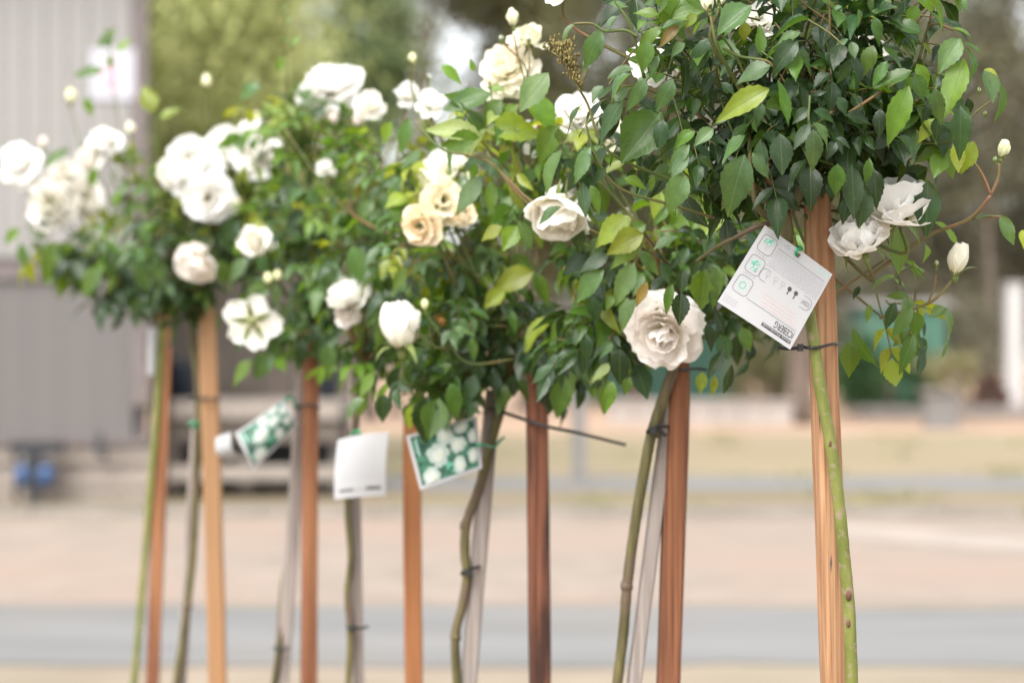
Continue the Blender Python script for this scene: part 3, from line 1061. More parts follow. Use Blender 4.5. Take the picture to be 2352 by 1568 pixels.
    def finish(self, nparts=300):
        self.leaves.sort(key=lambda q: q[3])
        for (M, var, colr, _, _) in self.leaves[:nparts]:
            o = bpy.data.objects.new('leaf', LEAF_ME[var])
            COL.objects.link(o)
            o.parent = self.root
            o.matrix_parent_inverse = Matrix.Translation(-self.root.location)
            o.matrix_basis = M
            o.color = (*colr, 1)
        rest = self.leaves[nparts:]
        if rest:
            V, F, UVs, C = [], [], [], []
            for (M, var, colr, _, _) in rest:
                rv, rf_, ru = LEAF_RAW[var]
                b = len(V)
                V += [tuple(M @ Vector(q)) for q in rv]
                F += [tuple(b + i for i in q) for q in rf_]
                UVs += ru
                C += [(*colr, 1)] * len(rv)
            me = raw_to_mesh('foliage', V, F, UVs, 'rose_leaf_mass')
            at = me.color_attributes.new('tint', 'FLOAT_COLOR', 'POINT')
            at.data.foreach_set('color', np.array(C, dtype=np.float32).ravel())
            o = meshobj('foliage', me, None, self.root)
            o['kind'] = 'stuff'
        self.tw.build('twigs', 'twig', self.root)


def stem_of(rose, pts, r0, r1, mat, pot, knots=()):
    D = rose.D
    q = [P(p[0], p[1], D + (p[2] if len(p) > 2 else 0)) for p in pts]
    last = q[-1]
    d_ = (q[-1] - q[-2]).normalized()
    e0, e1 = last + d_ * .09, Vector((pot[0], pot[1], .28))
    q.append(e0)
    for t_ in (.12, .25, .4, .55, .7, .85, 1.0):
        w_ = t_ * t_ * (3 - 2 * t_)
        q.append(Vector((e0.x + (e1.x - e0.x) * w_, e0.y + (e1.y - e0.y) * w_, e0.z + (e1.z - e0.z) * t_)))
    MB().tube(catmull(q, 9), r0, r1, 12, .035).build('stem', mat, rose.root)
    for (kx, ky, kr) in knots:
        c = P(kx, ky, D + (pts[0][2] if len(pts[0]) > 2 else 0))
        MB().ball(c, kr, kr, kr * 1.2, 8, 6, wob=.1).build('knot', mat, rose.root)


def stake(label, top, low, w, D, mat, dd=0.0, rot=0.25, group='brown stakes'):
    """square wooden stake; top and low are picture points of its centre line; goes on down into the pot"""
    a, b = P(top[0], top[1], D + dd), P(low[0], low[1], D + dd)
    d = (b - a).normalized()
    e = a + d * ((a.z - .06) / -d.z)
    n = 22
    m = MB()
    ang = [rot + math.pi / 4 + math.pi / 2 * k for k in range(4)]
    ch = .16
    ring = []
    for t in ang:
        ring += [t - ch, t + ch]
    h = w / math.sqrt(2) * 1.0
    ph = U(0, 6)
    for i in range(n + 1):
        t = i / n
        c = a.lerp(e, t) + Vector((.0022 * math.sin(5 * t + ph), .0022 * math.cos(4 * t + ph), 0))
        k = .86 if i == 0 else 1 + U(-.03, .03)
        for g in ring:
            m.v.append(c + Vector((math.cos(g) * h * k, math.sin(g) * h * k, .003 * (i == 0) * R())))
    for i in range(n):
        for s in range(8):
            s2 = (s + 1) % 8
            m.f.append((i * 8 + s, (i + 1) * 8 + s, (i + 1) * 8 + s2, i * 8 + s2))
    m.f.append(tuple(range(8)))
    m.f.append(tuple(n * 8 + s for s in range(8))[::-1])
    o = m.build('wooden_stake', mat, None, False)
    return tag(o, label, 'stake', group), a, e


def pot(xy, label):
    t = thing('plant_pot', label, 'pot', (xy[0], xy[1], 0), 'black nursery pots')
    MB().lathe([(0, .01), (.115, .01), (.118, .0), (.15, .30), (.162, .30), (.162, .33), (.150, .33), (.143, .26), (0, .26)], (xy[0], xy[1], .008), 28).build('pot_wall', 'pot_plastic', t)
    MB().lathe([(.142, .275), (.1, .285), (.05, .28), (0, .29)], (xy[0], xy[1], .008), 20).build('soil', 'potting_soil', t)


def tie(label, pts, D, r=.0022, mat='black_plastic', head=None, name='cable_tie'):
    t = thing(name, label, 'tie', P(pts[0][0], pts[0][1], D))
    q = [P(p[0], p[1], D + p[2]) for p in pts]
    MB().tube(catmull(q, 6), r, r * .8, 6).build('strap', mat, t)
    if head:
        c = P(head[0], head[1], D + head[2])
        s = r * 1.7
        MB().box(c.x - s, c.x + s, c.y - s, c.y + s, c.z - s * 1.2, c.z + s * 1.2).build('head', mat, t, False)
    return t


# ------------------------------------------------------------------ the seven standard roses
def crop(x0, y0, s, rows):
    """leaf rows measured in an enlarged detail -> picture pixels"""
    return [(x0 + r[0] * s, y0 + r[1] * s, x0 + r[2] * s, y0 + r[3] * s) + tuple(r[4:]) for r in rows]


POTS = {'A': (.385, 2.60), 'B': (.12, 3.05), 'C': (-.05, 3.38), 'D': (-.195, 3.74), 'E': (-.40, 4.12), 'F': (-.575, 4.56), 'G': (-.76, 4.98)}
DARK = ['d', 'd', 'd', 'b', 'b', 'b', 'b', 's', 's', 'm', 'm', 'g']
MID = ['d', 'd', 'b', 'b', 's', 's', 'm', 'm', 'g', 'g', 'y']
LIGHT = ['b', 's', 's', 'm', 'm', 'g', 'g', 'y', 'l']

ADARK = ['d', 'd', 'd', 'd', 'd', 'b', 'b', 'b', 'b', 'm', 'm', 's']  # shading of the near crown put in as darker leaf greens
# ---- A: the rose in focus
A = Rose('large dense standard rose at the right, in front, with the printed tag', 2.60, POTS['A'])
topA = P(1812, 470, 2.60)
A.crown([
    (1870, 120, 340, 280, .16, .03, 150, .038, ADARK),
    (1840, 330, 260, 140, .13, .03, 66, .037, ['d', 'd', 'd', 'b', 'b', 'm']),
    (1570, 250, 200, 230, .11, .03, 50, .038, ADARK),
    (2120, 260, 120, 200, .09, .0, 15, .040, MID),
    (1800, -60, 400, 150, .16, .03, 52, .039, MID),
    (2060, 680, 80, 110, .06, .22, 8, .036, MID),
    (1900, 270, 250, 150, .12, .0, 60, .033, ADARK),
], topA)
A.hand(crop(1293.6, 0, .25, [
    (360, 270, 170, 620, 's', -.1), (110, 225, -40, 330, 's', -.1, (1, .5, 0)), (500, 150, 370, 260, 's', -.1, (1, .5, 0)), (880, 140, 650, 90, 'g', -.08),
    (1000, 170, 1285, 60, 'g', -.09), (910, 250, 650, 430, 'g', -.1), (790, 380, 710, 650, 'm', -.11), (880, 510, 780, 690, 's', -.11, (1, .5, .3)),
    (650, 640, 395, 650, 's', -.11, (1, .5, 0)), (625, 680, 370, 840, 's', -.12, (1, .4, 0)), (370, 790, 245, 920, 's', -.12, (1, .6, 0)),
    (560, 920, 280, 1260, 'b', -.12, (.8, .8, -.2)), (520, 1090, 310, 1300, 'd', -.11), (760, 720, 610, 1010, 's', -.12, (.8, .8, .5)),
    (1010, 730, 870, 1010, 's', -.12, (.8, .7, .5)), (660, 900, 880, 1010, 'd', -.11), (900, 1030, 530, 1500, 'm', -.09), (920, 1100, 870, 1370, 'b', -.11),
    (1120, 400, 975, 500, 's', -.1), (1330, 350, 1175, 670, 'b', -.1), (1210, 1210, 1000, 1330, 'g', -.1), (1380, 1180, 1200, 1320, 's', -.12),
    (1160, 1330, 950, 1570, 's', -.12), (170, 960, 0, 1190, 'b', -.1, (1, .5, -.5)), (250, 1350, 90, 1580, 's', -.1), (1568, 540, 1430, 700, 'm', -.1),
    (740, 190, 690, 250, 'g', -.09), (870, 200, 700, 240, 's', -.09, (1, .3, 0)), (1110, 200, 880, 195, 's', -.1, (1, .35, 0)),
    (420, 30, 600, 60, 's', -.08), (860, 30, 740, 10, 's', -.07), (1230, 130, 1110, 250, 'y', -.1), (1060, 240, 880, 400, 'r', -.1),
]), 2.60)
A.hand(crop(1646.4, 0, .25, [
    (320, 55, 0, 320, 's', -.13, (.8, .9, 0)), (410, 510, 395, 220, 'g', -.08), (500, 600, 160, 715, 's', -.14, (.7, .9, 0)), (480, 820, 0, 1040, 'y', -.16, (.35, 1, .1)),
    (560, 740, 685, 1160, 'm', -.15, (.3, .7, .8)), (745, 375, 495, 625, 'b', -.14), (770, 300, 520, 375, 's', -.14), (860, 180, 490, 205, 'b', -.13, (1, .35, 0)),
    (860, 1130, 700, 1375, 'b', -.16), (885, 1190, 915, 1570, 's', -.17, (.4, 1, 0)), (880, 1130, 1085, 1320, 's', -.16, (.7, .7, .3)),
    (580, 1230, 605, 1610, 'b', -.15), (400, 1280, 430, 1600, 'b', -.15, (.5, .8, -.4)), (270, 1240, 0, 1450, 's', -.14, (1, .6, 0)),
    (1210, 360, 1070, 445, 's', -.13), (1240, 385, 1275, 525, 's', -.14), (1300, 80, 1340, 245, 's', -.12, (.7, .8, .6)), (1150, 60, 1040, 95, 's', -.1),
    (1260, 540, 1085, 750, 'm', -.13), (1440, 420, 1340, 665, 'g', -.12), (1110, 890, 1205, 1050, 'b', -.15), (1220, 860, 1410, 985, 'b', -.14, (1, .5, 0)),
    (890, 1020, 1130, 1095, 'b', -.14), (850, 1000, 700, 1100, 'b', -.14), (1565, 560, 1425, 800, 'm', -.13), (1090, 1270, 1225, 1330, 'd', -.14),
    (1420, 110, 1570, 100, 'm', -.1), (250, 200, 260, 380, 'y', -.07), (140, 240, 60, 330, 'g', -.08), (1000, 480, 1090, 640, 'b', -.12),
    (620, 420, 560, 560, 'b', -.12), (420, 950, 360, 1130, 'b', -.13), (200, 1000, 330, 1080, 'b', -.12), (880, 880, 1000, 830, 'd', -.12),
    (1100, 1300, 1000, 1440, 'd', -.14), (1180, 1060, 1450, 1100, 'd', -.13), (1500, 1000, 1490, 1250, 'd', -.12), (750, 1000, 700, 860, 'b', -.1),
    (40, 760, 170, 860, 'b', -.1), (100, 1050, 0, 1120, 'b', -.12), (620, 30, 700, 120, 'g', -.05), (1000, 30, 960, 130, 'm', -.05),
]), 2.60)
A.hand(crop(1960, 0, .25, [
    (640, 310, 300, 150, 'm', -.1), (190, 150, 260, 410, 'm', -.11), (585, 60, 500, 210, 'g', -.06), (680, 100, 905, 255, 'm', -.06, (1, .5, 0)),
    (910, 260, 1105, 305, 's', -.07, (1, .3, 0)), (985, 355, 775, 650, 's', -.1, (.7, .9, 0)), (1020, 400, 1190, 460, 'm', -.08, (1, .4, 0)),
    (1020, 540, 830, 1070, 'g', -.1, (.2, .8, -.5)), (1040, 440, 1175, 740, 'm', -.08, (.3, .6, .7)), (1200, 650, 1285, 955, 's', -.1, (.6, .8, .4)),
    (1200, 640, 1340, 690, 'y', -.07), (1345, 770, 1370, 1130, 'm', -.06, (.2, .5, .9)), (540, 650, 185, 795, 'm', -.13, (.7, .8, 0)),
    (510, 790, 310, 1310, 'g', -.14, (.45, 1, 0)), (560, 680, 660, 920, 'm', -.12), (580, 590, 715, 840, 'g', -.1), (745, 810, 830, 1150, 's', -.12, (.6, .8, -.3)),
    (980, 975, 1000, 1460, 'b', -.12, (.4, 1, 0)), (950, 1290, 970, 1590, 'y', -.09), (1110, 1300, 975, 1590, 'y', -.09), (740, 760, 935, 715, 'd', -.09),
    (750, 1090, 600, 1285, 'y', -.08), (780, 1080, 760, 1280, 'd', -.09), (395, 1260, 645, 1400, 'b', -.12, (1, .2, -.3)), (270, 430, 575, 645, 'm', -.1, (1, .4, 0)),
    (1010, -20, 1042, 95, 's', -.02), (700, 960, 640, 1120, 'd', -.1), (1050, 900, 1080, 1060, 'd', -.08), (440, 400, 590, 500, 's', -.06),
    (640, 400, 740, 480, 'y', -.05), (360, 20, 480, 110, 's', -.06), (150, -40, 170, 120, 'm', -.09), (330, -10, 240, 130, 'm', -.09),
]), 2.60)
A.hand(crop(1293.6, 352.8, .25, [
    (180, 265, 210, 590, 'b', -.1), (250, 290, 350, 515, 'g', -.08), (235, -10, 100, 255, 's', -.11), (395, 140, 285, 265, 'd', -.1),
    (1120, 190, 960, 525, 's', -.12, (.5, .9, 0)), (1150, -10, 985, 230, 's', -.12), (560, 230, 765, 285, 'g', -.06), (830, 200, 790, 345, 'g', -.07),
]), 2.60)
A.hand(crop(1646.4, 352.8, .25, [
    (255, 10, 90, 540, 's', -.16, (.5, 1, .1)), (330, -10, 490, 205, 's', -.15), (1110, 95, 1090, 390, 'm', -.14), (1240, 100, 1265, 610, 'd', -.13),
    (1200, 400, 1160, 640, 'd', -.12), (1370, 340, 1315, 680, 'd', -.12), (1440, 140, 1485, 480, 'd', -.11), (1400, 40, 1380, 290, 'm', -.12),
    (710, 190, 440, 470, 'd', -.06), (680, 210, 830, 310, 'd', -.06), (1010, 280, 1065, 410, 'd', -.1), (1300, 60, 1330, 330, 'd', -.11), (880, 200, 990, 330, 'd', -.04),
    (1340, 420, 1260, 560, 'd', -.1), (600, 190, 520, 330, 'd', -.05),
]), 2.60)
A.hand(crop(1960, 352.8, .35, [
    (485, 95, 262, 238, 'b', -.03), (490, 178, 478, 540, 'b', -.06, (.4, 1, 0)), (500, 90, 595, 255, 'b', -.04, (1, .4, .3)), (300, 488, 300, 790, 's', .02),
    (345, 470, 465, 565, 's', .02, (1, .4, 0)), (780, 440, 935, 388, 's', .03, (1, .4, 0)), (965, 405, 1065, 592, 's', .03), (1110, 500, 1125, 605, 'y', .04),
    (540, 450, 715, 575, 'g', .04, (1, .3, 0)), (605, 1010, 500, 1075, 's', .03), (605, 1005, 695, 1310, 's', .03, (.3, .5, .9)), (385, 1005, 258, 1205, 's', .03),
    (275, 975, 215, 1155, 'b', .03), (395, 1180, 315, 1440, 'm', .03), (395, 1040, 430, 1195, 'm', .05), (0, 1150, 85, 1420, 'm', .06, (.3, .5, -.8)),
    (-30, 1230, -10, 1470, 'g', .05), (110, 990, 90, 1095, 'g', .06), (40, 870, 0, 950, 'd', .08), (470, 590, 500, 700, 'g', .04, (.3, .5, .8)),
]), 2.62)
# main limbs below the crown
wA = MB()
wA.tube(catmull([P(1812, 560, 2.58), P(1803, 500, 2.58), P(1795, 448, 2.585)], 5), .0075, .0070, 10, .05)
wA.tube(catmull([P(1815, 480, 2.575), P(1836, 445, 2.57), P(1845, 390, 2.57), P(1860, 300, 2.58)], 5), .0062, .004, 10, .06)
wA.tube(catmull([P(1808, 512, 2.58), P(1765, 500, 2.57), P(1738, 470, 2.56), P(1725, 400, 2.56), P(1720, 300, 2.58)], 5), .0042, .0024, 10, .06)
wA.tube(catmull([P(1790, 510, 2.585), P(1740, 520, 2.58), P(1690, 545, 2.59), P(1650, 565, 2.60), P(1600, 600, 2.64)], 5), .0034, .0016, 8, .08)
wA.build('limb', 'brown_stem', A.root)
for pts in (
    [(1800, 330), (1740, 240, -.08), (1690, 130, -.1), (1640, 60, -.12)], [(1850, 330), (1900, 150, -.08), (1905, 0, -.1), (1895, -60, -.1)],
    [(1480, 180, -.08), (1448, 60, -.1), (1410, 0, -.1), (1395, -40, -.1)], [(1560, 420, -.06), (1400, 350, -.08), (1350, 240, -.08), (1330, 205, -.09)],
    [(1465, 85, -.1), (1435, 70, -.1), (1390, 72, -.1), (1360, 55, -.1), (1318, 55, -.1)], [(1540, 170, -.06), (1500, 120, -.08), (1470, 70, -.1)],
    [(1640, 500, -.02), (1540, 470, -.06), (1420, 430, -.07), (1365, 350, -.08), (1345, 280, -.08)], [(2120, 160, -.04), (2135, 60, -.05), (2150, -40, -.05)],
    [(2110, 140, -.04), (2130, 70, -.05), (2150, 55, -.06), (2190, 70, -.06)], [(2100, 330, -.05), (2190, 320, -.06), (2240, 260, -.06), (2280, 230, -.04)],
    [(1920, 250, -.1), (1862, 290, -.15), (1860, 220, -.15)], [(1660, 110, -.12), (1700, 130, -.12), (1760, 140, -.13), (1780, 160, -.13)],
    [(1950, 260, -.12), (2010, 220, -.12), (2060, 190, -.1)],
):
    A.twig(pts, 2.60)
A_tw, A.tw = A.tw, MB()
A.twig([(1990, 640, .04), (2125, 545, .04), (2226, 503, .03), (2276, 448, .02)], 2.62, .0028, .0022)
A.twig([(2276, 448, .02), (2258, 405, .02), (2237, 372, .02)], 2.62, .0022, .0018)
A.twig([(2276, 448, .02), (2292, 410, .02), (2295, 375, .02)], 2.62, .0022, .0018)
A.twig([(2226, 503, .03), (2290, 497, .03), (2300, 500, .03)], 2.62, .0012, .001)
A.twig([(2020, 730, .05), (2110, 705, .04), (2150, 685, .03), (2186, 645, .03)], 2.62, .0022, .0018)
A.twig([(2130, 700, .04), (2146, 660, .04), (2150, 630, .04)], 2.62, .0014, .0012)
A.twig([(1900, 690, .08), (1960, 645, .06), (2035, 595, .05)], 2.62, .002, .0016)
A.tw.build('shoot', 'red_shoot', A.root)
A.tw = A_tw
A.flower(2194, 632, 52, .05, (.12, -.25, 1), 'bud', (.86, .85, .74), stem=False)
A.flower(2150, 615, 21, .06, (0, 0, 1), 'green', (.6, .65, .4), stem=False)
A.flower(2300, 364, 31, .04, (.25, -.1, 1), 'bud', (.74, .76, .52), stem=False)
A.flower(2286, 374, 17, .03, (-.1, -.2, 1), 'green', (.5, .6, .3), stem=False)
A.flower(2264, 268, 16, -.04, (-.1, -.2, 1), 'green', (.5, .6, .3), stem=False)
A.flower(2250, 215, 17, -.04, (-.2, -.2, 1), 'green', (.5, .6, .3), stem=False)
A.flower(1630, 28, 32, -.13, (-.25, -.1, 1), 'bud', (.80, .80, .60))
A.flower(1652, 15, 28, -.12, (.2, -.1, 1), 'bud', (.80, .78, .66))
A.flower(1980, 570, 80, -.02, (-.3, -.6, .8), 'cup', (.88, .87, .86))
A.flower(2066, 496, 100, -.01, (-.12, -.55, .9), 'cup', (.88, .87, .86))
A.flower(1500, 135, 60, .13, (.1, -.8, .5), 'open')
A.flower(1745, 55, 55, .13, (0, -.7, .6), 'open')
A.flower(2000, 120, 52, .12, (.1, -.8, .4), 'open')
A.flower(1640, 215, 45, .12, (0, -.9, .4), 'open')
A.flower(1290, -28, 48, .0, (-.2, -.3, .9), 'open', (.87, .84, .83))
# withered brown spray
wm = MB()
ctr = [P(1268, 88, 2.56), P(1292, 105, 2.56), P(1300, 150, 2.56), P(1316, 165, 2.56)]
for i in range(260):
    t0 = R() ** .7
    c = P(1332 - 52 * t0 + random.gauss(0, 14) * (.25 + t0), 196 - 105 * t0 + random.gauss(0, 6), 2.56 + U(-.012, .012))
    t = (c.x - P(1262, 0, 2.56).x)
    wm.ball(c, U(.0008, .002), U(.0008, .002), U(.001, .003), 5, 4)
for i in range(24):
    wm.tube([P(1335, 205, 2.56), P(U(1300, 1325), 160, 2.56 + U(-.006, .006)), P(U(1262, 1316), U(86, 120), 2.56 + U(-.01, .01))], .0006, .0004, 4)
wm.build('withered_spray', 'withered', A.root)
stem_of(A, [(1812, 540, -.02), (1826, 590, -.02), (1848, 680, -.025), (1864, 750, -.03), (1886, 900, -.032), (1908, 1020, -.032), (1926, 1150, -.032), (1940, 1290, -.03), (1950, 1400, -.03), (1957, 1568, -.03)], .0066, .0070, 'green_stem', POTS['A'])
for (sx, sy, sr) in ((1908, 1019, .0036), (1949, 1367, .0040), (1948, 1431, .0030)):
    q = P(sx, sy, 2.60 - .0372)
    MB().ball(q, sr * .8, .0018, sr * 1.4, 10, 6, wob=.08).build('bud_scar', 'scar', A.root)
A.finish()
STA, _, _ = stake('tan split wooden stake behind the printed tag, nearest of all', (1871, 430), (1919, 1568), .0225, 2.60, 'wood_tan', rot=.30)
pot(POTS['A'], 'black pot of the nearest rose')
tie('black cable tie holding the nearest green stem to the tan stake', [(1785, 799, -.028), (1815, 801, -.030), (1845, 797, -.032), (1864, 799, -.041), (1884, 797, -.036), (1912, 790, -.022), (1922, 791, -.006), (1912, 795, .022), (1850, 800, .022)], 2.6, .0019, head=(1838, 798, -.033))
ck = MB()
for (cx0, cy0, cx1, cy1, w_) in ((1909, 1270, 1906, 1345, 5), (1907, 1350, 1910, 1420, 3), (1880, 900, 1884, 1010, 2), (1897, 1150, 1899, 1210, 2.5)):
    a_, b_ = P(cx0, cy0, 2.5835), P(cx1, cy1, 2.5835)
    ck.poly([a_, a_.lerp(b_, .3) + Vector((w_ / FPX * 1.3, 0, 0)), b_, a_.lerp(b_, .5) - Vector((w_ / FPX * 1.3, 0, 0))])
ck.build('crack', 'print_dark', STA, False)['kind'] = 'stuff'
# ---- B
B = Rose('standard rose with one big open white bloom facing the camera, second from the right', 3.05, POTS['B'])
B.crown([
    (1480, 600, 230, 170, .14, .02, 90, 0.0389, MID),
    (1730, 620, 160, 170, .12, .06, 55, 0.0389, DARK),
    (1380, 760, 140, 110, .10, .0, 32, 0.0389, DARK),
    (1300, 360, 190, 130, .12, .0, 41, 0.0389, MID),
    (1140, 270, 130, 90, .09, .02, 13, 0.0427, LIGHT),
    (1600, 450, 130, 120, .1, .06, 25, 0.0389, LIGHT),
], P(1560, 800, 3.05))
B.hand(crop(1293.6, 352.8, .25, [
    (620, 575, 275, 825, 'y', -.2), (760, 650, 570, 745, 'g', -.2), (740, 740, 405, 860, 'y', -.21), (740, 815, 405, 1025, 'g', -.2),
    (690, 895, 915, 1095, 's', -.23, (.5, 1, 0)), (1055, 760, 815, 865, 's', -.23, (1, .5, 0)), (655, 1000, 460, 1390, 's', -.22), (430, 920, 135, 1085, 'b', -.18),
    (375, 1070, 60, 1315, 's', -.18), (775, 1180, 660, 1410, 'r', -.25), (670, 1335, 475, 1590, 's', -.25, (.4, .7, -.7)), (1190, 420, 1180, 700, 'm', -.22),
    (1505, 565, 1225, 715, 'l', -.18), (890, 335, 830, 590, 'l', -.15), (975, 495, 845, 625, 'm', -.17), (1085, 1275, 1070, 1570, 'd', -.32),
    (1100, 1060, 1080, 1290, 'd', -.3), (1000, 1195, 930, 1460, 'm', -.3), (1300, 1060, 1265, 1440, 'g', -.25), (1385, 1040, 1455, 1280, 's', -.26),
    (1370, 1240, 1390, 1410, 'm', -.25), (1280, 395, 1395, 510, 'y', -.18), (1180, 700, 1045, 700, 'd', -.24), (1200, 700, 1330, 775, 'd', -.24),
    (110, 640, 185, 920, 'b', -.12), (270, 560, 475, 610, 'b', -.12), (580, 60, 330, 200, 'l', -.1, (1, .5, 0)), (900, 210, 860, 330, 'y', -.12), (1450, 480, 1500, 560, 'l', -.1),
    (480, 1310, 330, 1420, 'g', -.1), (600, 1320, 500, 1410, 'g', -.1), (1150, 860, 1060, 1000, 'b', -.2), (1240, 960, 1180, 1130, 'd', -.2), (1480, 950, 1350, 900, 'd', -.22),
    (1320, 980, 1260, 1150, 'd', -.2), (900, 1000, 1000, 1200, 'b', -.15), (1100, 950, 950, 1050, 'd', -.18), (1400, 780, 1300, 900, 'b', -.2), (1560, 850, 1450, 1000, 'd', -.15),
]), 3.05)
B.hand(crop(1293.6, 627.2, .2, [
    (650, 870, 645, 1285, 'd', -.15, (.4, 1, 0)), (555, 1030, 315, 1250, 'l', -.1), (570, 1240, 495, 1590, 'g', -.12), (760, 1195, 705, 1380, 'g', -.1),
    (1850, 885, 1655, 1200, 'd', -.2), (1600, 1135, 1570, 1375, 'y', -.1), (1735, 1170, 1725, 1420, 'y', -.1), (1935, 1050, 1850, 1400, 'd', -.2, (.3, .6, .7)),
    (1650, 560, 1730, 900, 'd', -.2), (250, 690, 300, 1050, 'b', -.12), (150, 640, 110, 820, 'b', -.1), (1800, 700, 1900, 1000, 'b', -.15), (1750, 450, 1850, 700, 'd', -.15),
    (560, 790, 430, 940, 's', -.1), (2050, 620, 2150, 900, 'm', -.15), (330, 280, 400, 560, 'b', -.1),
]), 3.05)
B.hand(crop(784, 0, .5, [
    (690, 430, 465, 495, 'm', -.05), (640, 625, 395, 555, 'l', -.06, (.5, 1, 0)), (645, 645, 455, 655, 'g', -.07, (.2, .8, .5)), (740, 460, 635, 570, 's', -.05),
    (950, 335, 812, 510, 's', -.2), (810, 480, 718, 570, 'g', -.05), (895, 440, 985, 600, 'g', -.1), (1000, 575, 885, 745, 'g', -.1), (1140, 675, 1058, 835, 'b', -.3),
    (1010, 690, 895, 870, 's', -.2, (1, .5, 0)), (645, 805, 525, 985, 's', -.05), (690, 830, 690, 985, 'g', -.05), (815, 1015, 885, 1145, 's', -.1),
    (460, 300, 560, 370, 'g', 0.0), (610, 330, 590, 270, 'g', 0), (690, 610, 910, 565, 'y', -.08), (690, 630, 790, 650, 'g', -.06), (1010, 950, 890, 990, 's', -.22, (1, .4, 0)),
    (1000, 590, 1000, 660, 's', -.2), (860, 460, 900, 540, 'g', -.1), (740, 1040, 635, 1095, 'y', -.05), (810, 1035, 740, 1155, 'g', -.05), (750, 420, 660, 380, 'g', 0),
    (560, 540, 500, 600, 'g', -.02), (620, 750, 590, 830, 'g', -.03), (900, 780, 780, 870, 'm', -.05), (1010, 1010, 960, 1120, 'b', -.1), (1130, 1160, 1000, 1260, 'b', -.1),
]), 3.05)
B.twig([(1560, 720), (1410, 560, -.1), (1230, 470, -.1), (1120, 370, -.08), (1020, 345, -.06), (960, 290, -.04)], 3.05, .003, .0018)
B.twig([(1225, 480, -.1), (1170, 425, -.1), (1118, 350, -.1)], 3.05, .002, .0015)
B.twig([(1540, 620), (1500, 560, -.18), (1430, 475, -.2), (1370, 410, -.22)], 3.05, .0028, .0018)
B.twig([(1240, 300), (1210, 200), (1190, 130), (1180, 80)], 3.05, .002, .0016)
B.twig([(1210, 200), (1205, 150), (1155, 100)], 3.05, .0015, .0013)
B.twig([(1210, 190), (1216, 140), (1214, 100)], 3.05, .0015, .0013)
B.flower(1525, 758, 96, -.18, (-.15, -1, -.5), 'ragged', (.88, .845, .825), roll=.4)
B.flower(1292, 468, 84, -.12, (-.3, -.5, -.85), 'cup', (.88, .86, .81))
B.flower(1300, 455, 42, -.08, (.2, -.7, .3), 'half')
B.flower(1165, 165, 72, .04, (-.3, -.7, .5), 'ragged', (.86, .83, .72))
B.flower(1212, 100, 48, .03, (.1, -.5, .8), 'half', (.86, .84, .70))
B.flower(1180, 62, 29, 0, (-.12, -.1, 1), 'bud', (.82, .82, .62), stem=False)
B.flower(1152, 98, 20, 0, (-.1, -.1, 1), 'green', stem=False)
B.flower(1214, 98, 22, 0, (.05, -.1, 1), 'green', stem=False)
B.flower(1345, 160, 24, .1, (.2, -.1, 1), 'green')
B.flower(1330, 265, 58, .02, (0, -.8, .5), 'ragged')
B.flower(1390, 305, 52, .03, (.2, -.8, .3), 'open', (.86, .83, .72))
B.flower(1235, 315, 46, .04, (0, -.9, .4), 'half')
B.flower(1440, 505, 28, .02, (0, -.9, .4), 'half')
stem_of(B, [(1556, 790), (1545, 850), (1500, 985), (1478, 1090), (1455, 1230), (1440, 1350), (1432, 1450), (1418, 1568)], .0072, .0062, 'brown_stem', POTS['B'], [(1439, 1345, .0080), (1504, 988, .0082)])
B.finish()
stake('dark red brown stake under the big open bloom', (1556, 800), (1536, 1568), .0245, 3.05, 'wood_redbrown', dd=.02, rot=.1)
stake('thin grey stake leaning left below the big open bloom', (1546, 850), (1452, 1568), .0145, 3.05, 'wood_grey', dd=.012, rot=.2, group='thin grey stakes')
pot(POTS['B'], 'black pot of the second rose from the right')
tie('doubled black cable tie round the leaning stem below the big bloom', [(1530, 1000, -.012), (1510, 985, -.014), (1492, 986, -.012), (1488, 994, 0), (1510, 1000, .02), (1536, 990, .024), (1540, 980, .01), (1510, 978, -.016)], 3.05, .0024, head=(1500, 988, -.014))
tie('black cable tie end poking out right of the big bloom', [(1560, 850, -.022), (1600, 847, -.03), (1625, 850, -.03)], 3.05, .0022)

# ---- C
C = Rose('standard rose with cream fading blooms and picture tag, in the middle', 3.38, POTS['C'])
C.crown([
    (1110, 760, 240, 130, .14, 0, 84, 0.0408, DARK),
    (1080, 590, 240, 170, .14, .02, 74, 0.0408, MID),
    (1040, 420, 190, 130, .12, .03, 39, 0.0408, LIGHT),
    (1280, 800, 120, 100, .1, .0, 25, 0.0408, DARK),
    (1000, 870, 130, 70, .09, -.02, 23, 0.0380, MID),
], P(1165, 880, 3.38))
C.hand(crop(784, 0, .5, [
    (890, 1250, 955, 1405, 'g', -.1), (885, 1250, 685, 1315, 'y', -.1), (755, 1330, 655, 1415, 'y', -.1), (780, 1425, 800, 1530, 'm', -.1), (1045, 1455, 955, 1570, 'g', -.1),
    (965, 1470, 805, 1570, 'y', -.12, (1, .5, 0)), (50, 1130, 105, 1290, 's', .1), (370, 690, 270, 775, 's', 0), (315, 545, 260, 700, 's', 0), (230, 560, 180, 660, 'g', .02),
    (240, 1000, 140, 1060, 's', 0), (420, 1180, 400, 1340, 'b', -.08), (560, 1260, 500, 1380, 'b', -.08), (300, 1230, 230, 1330, 'g', -.05),
]), 3.38)
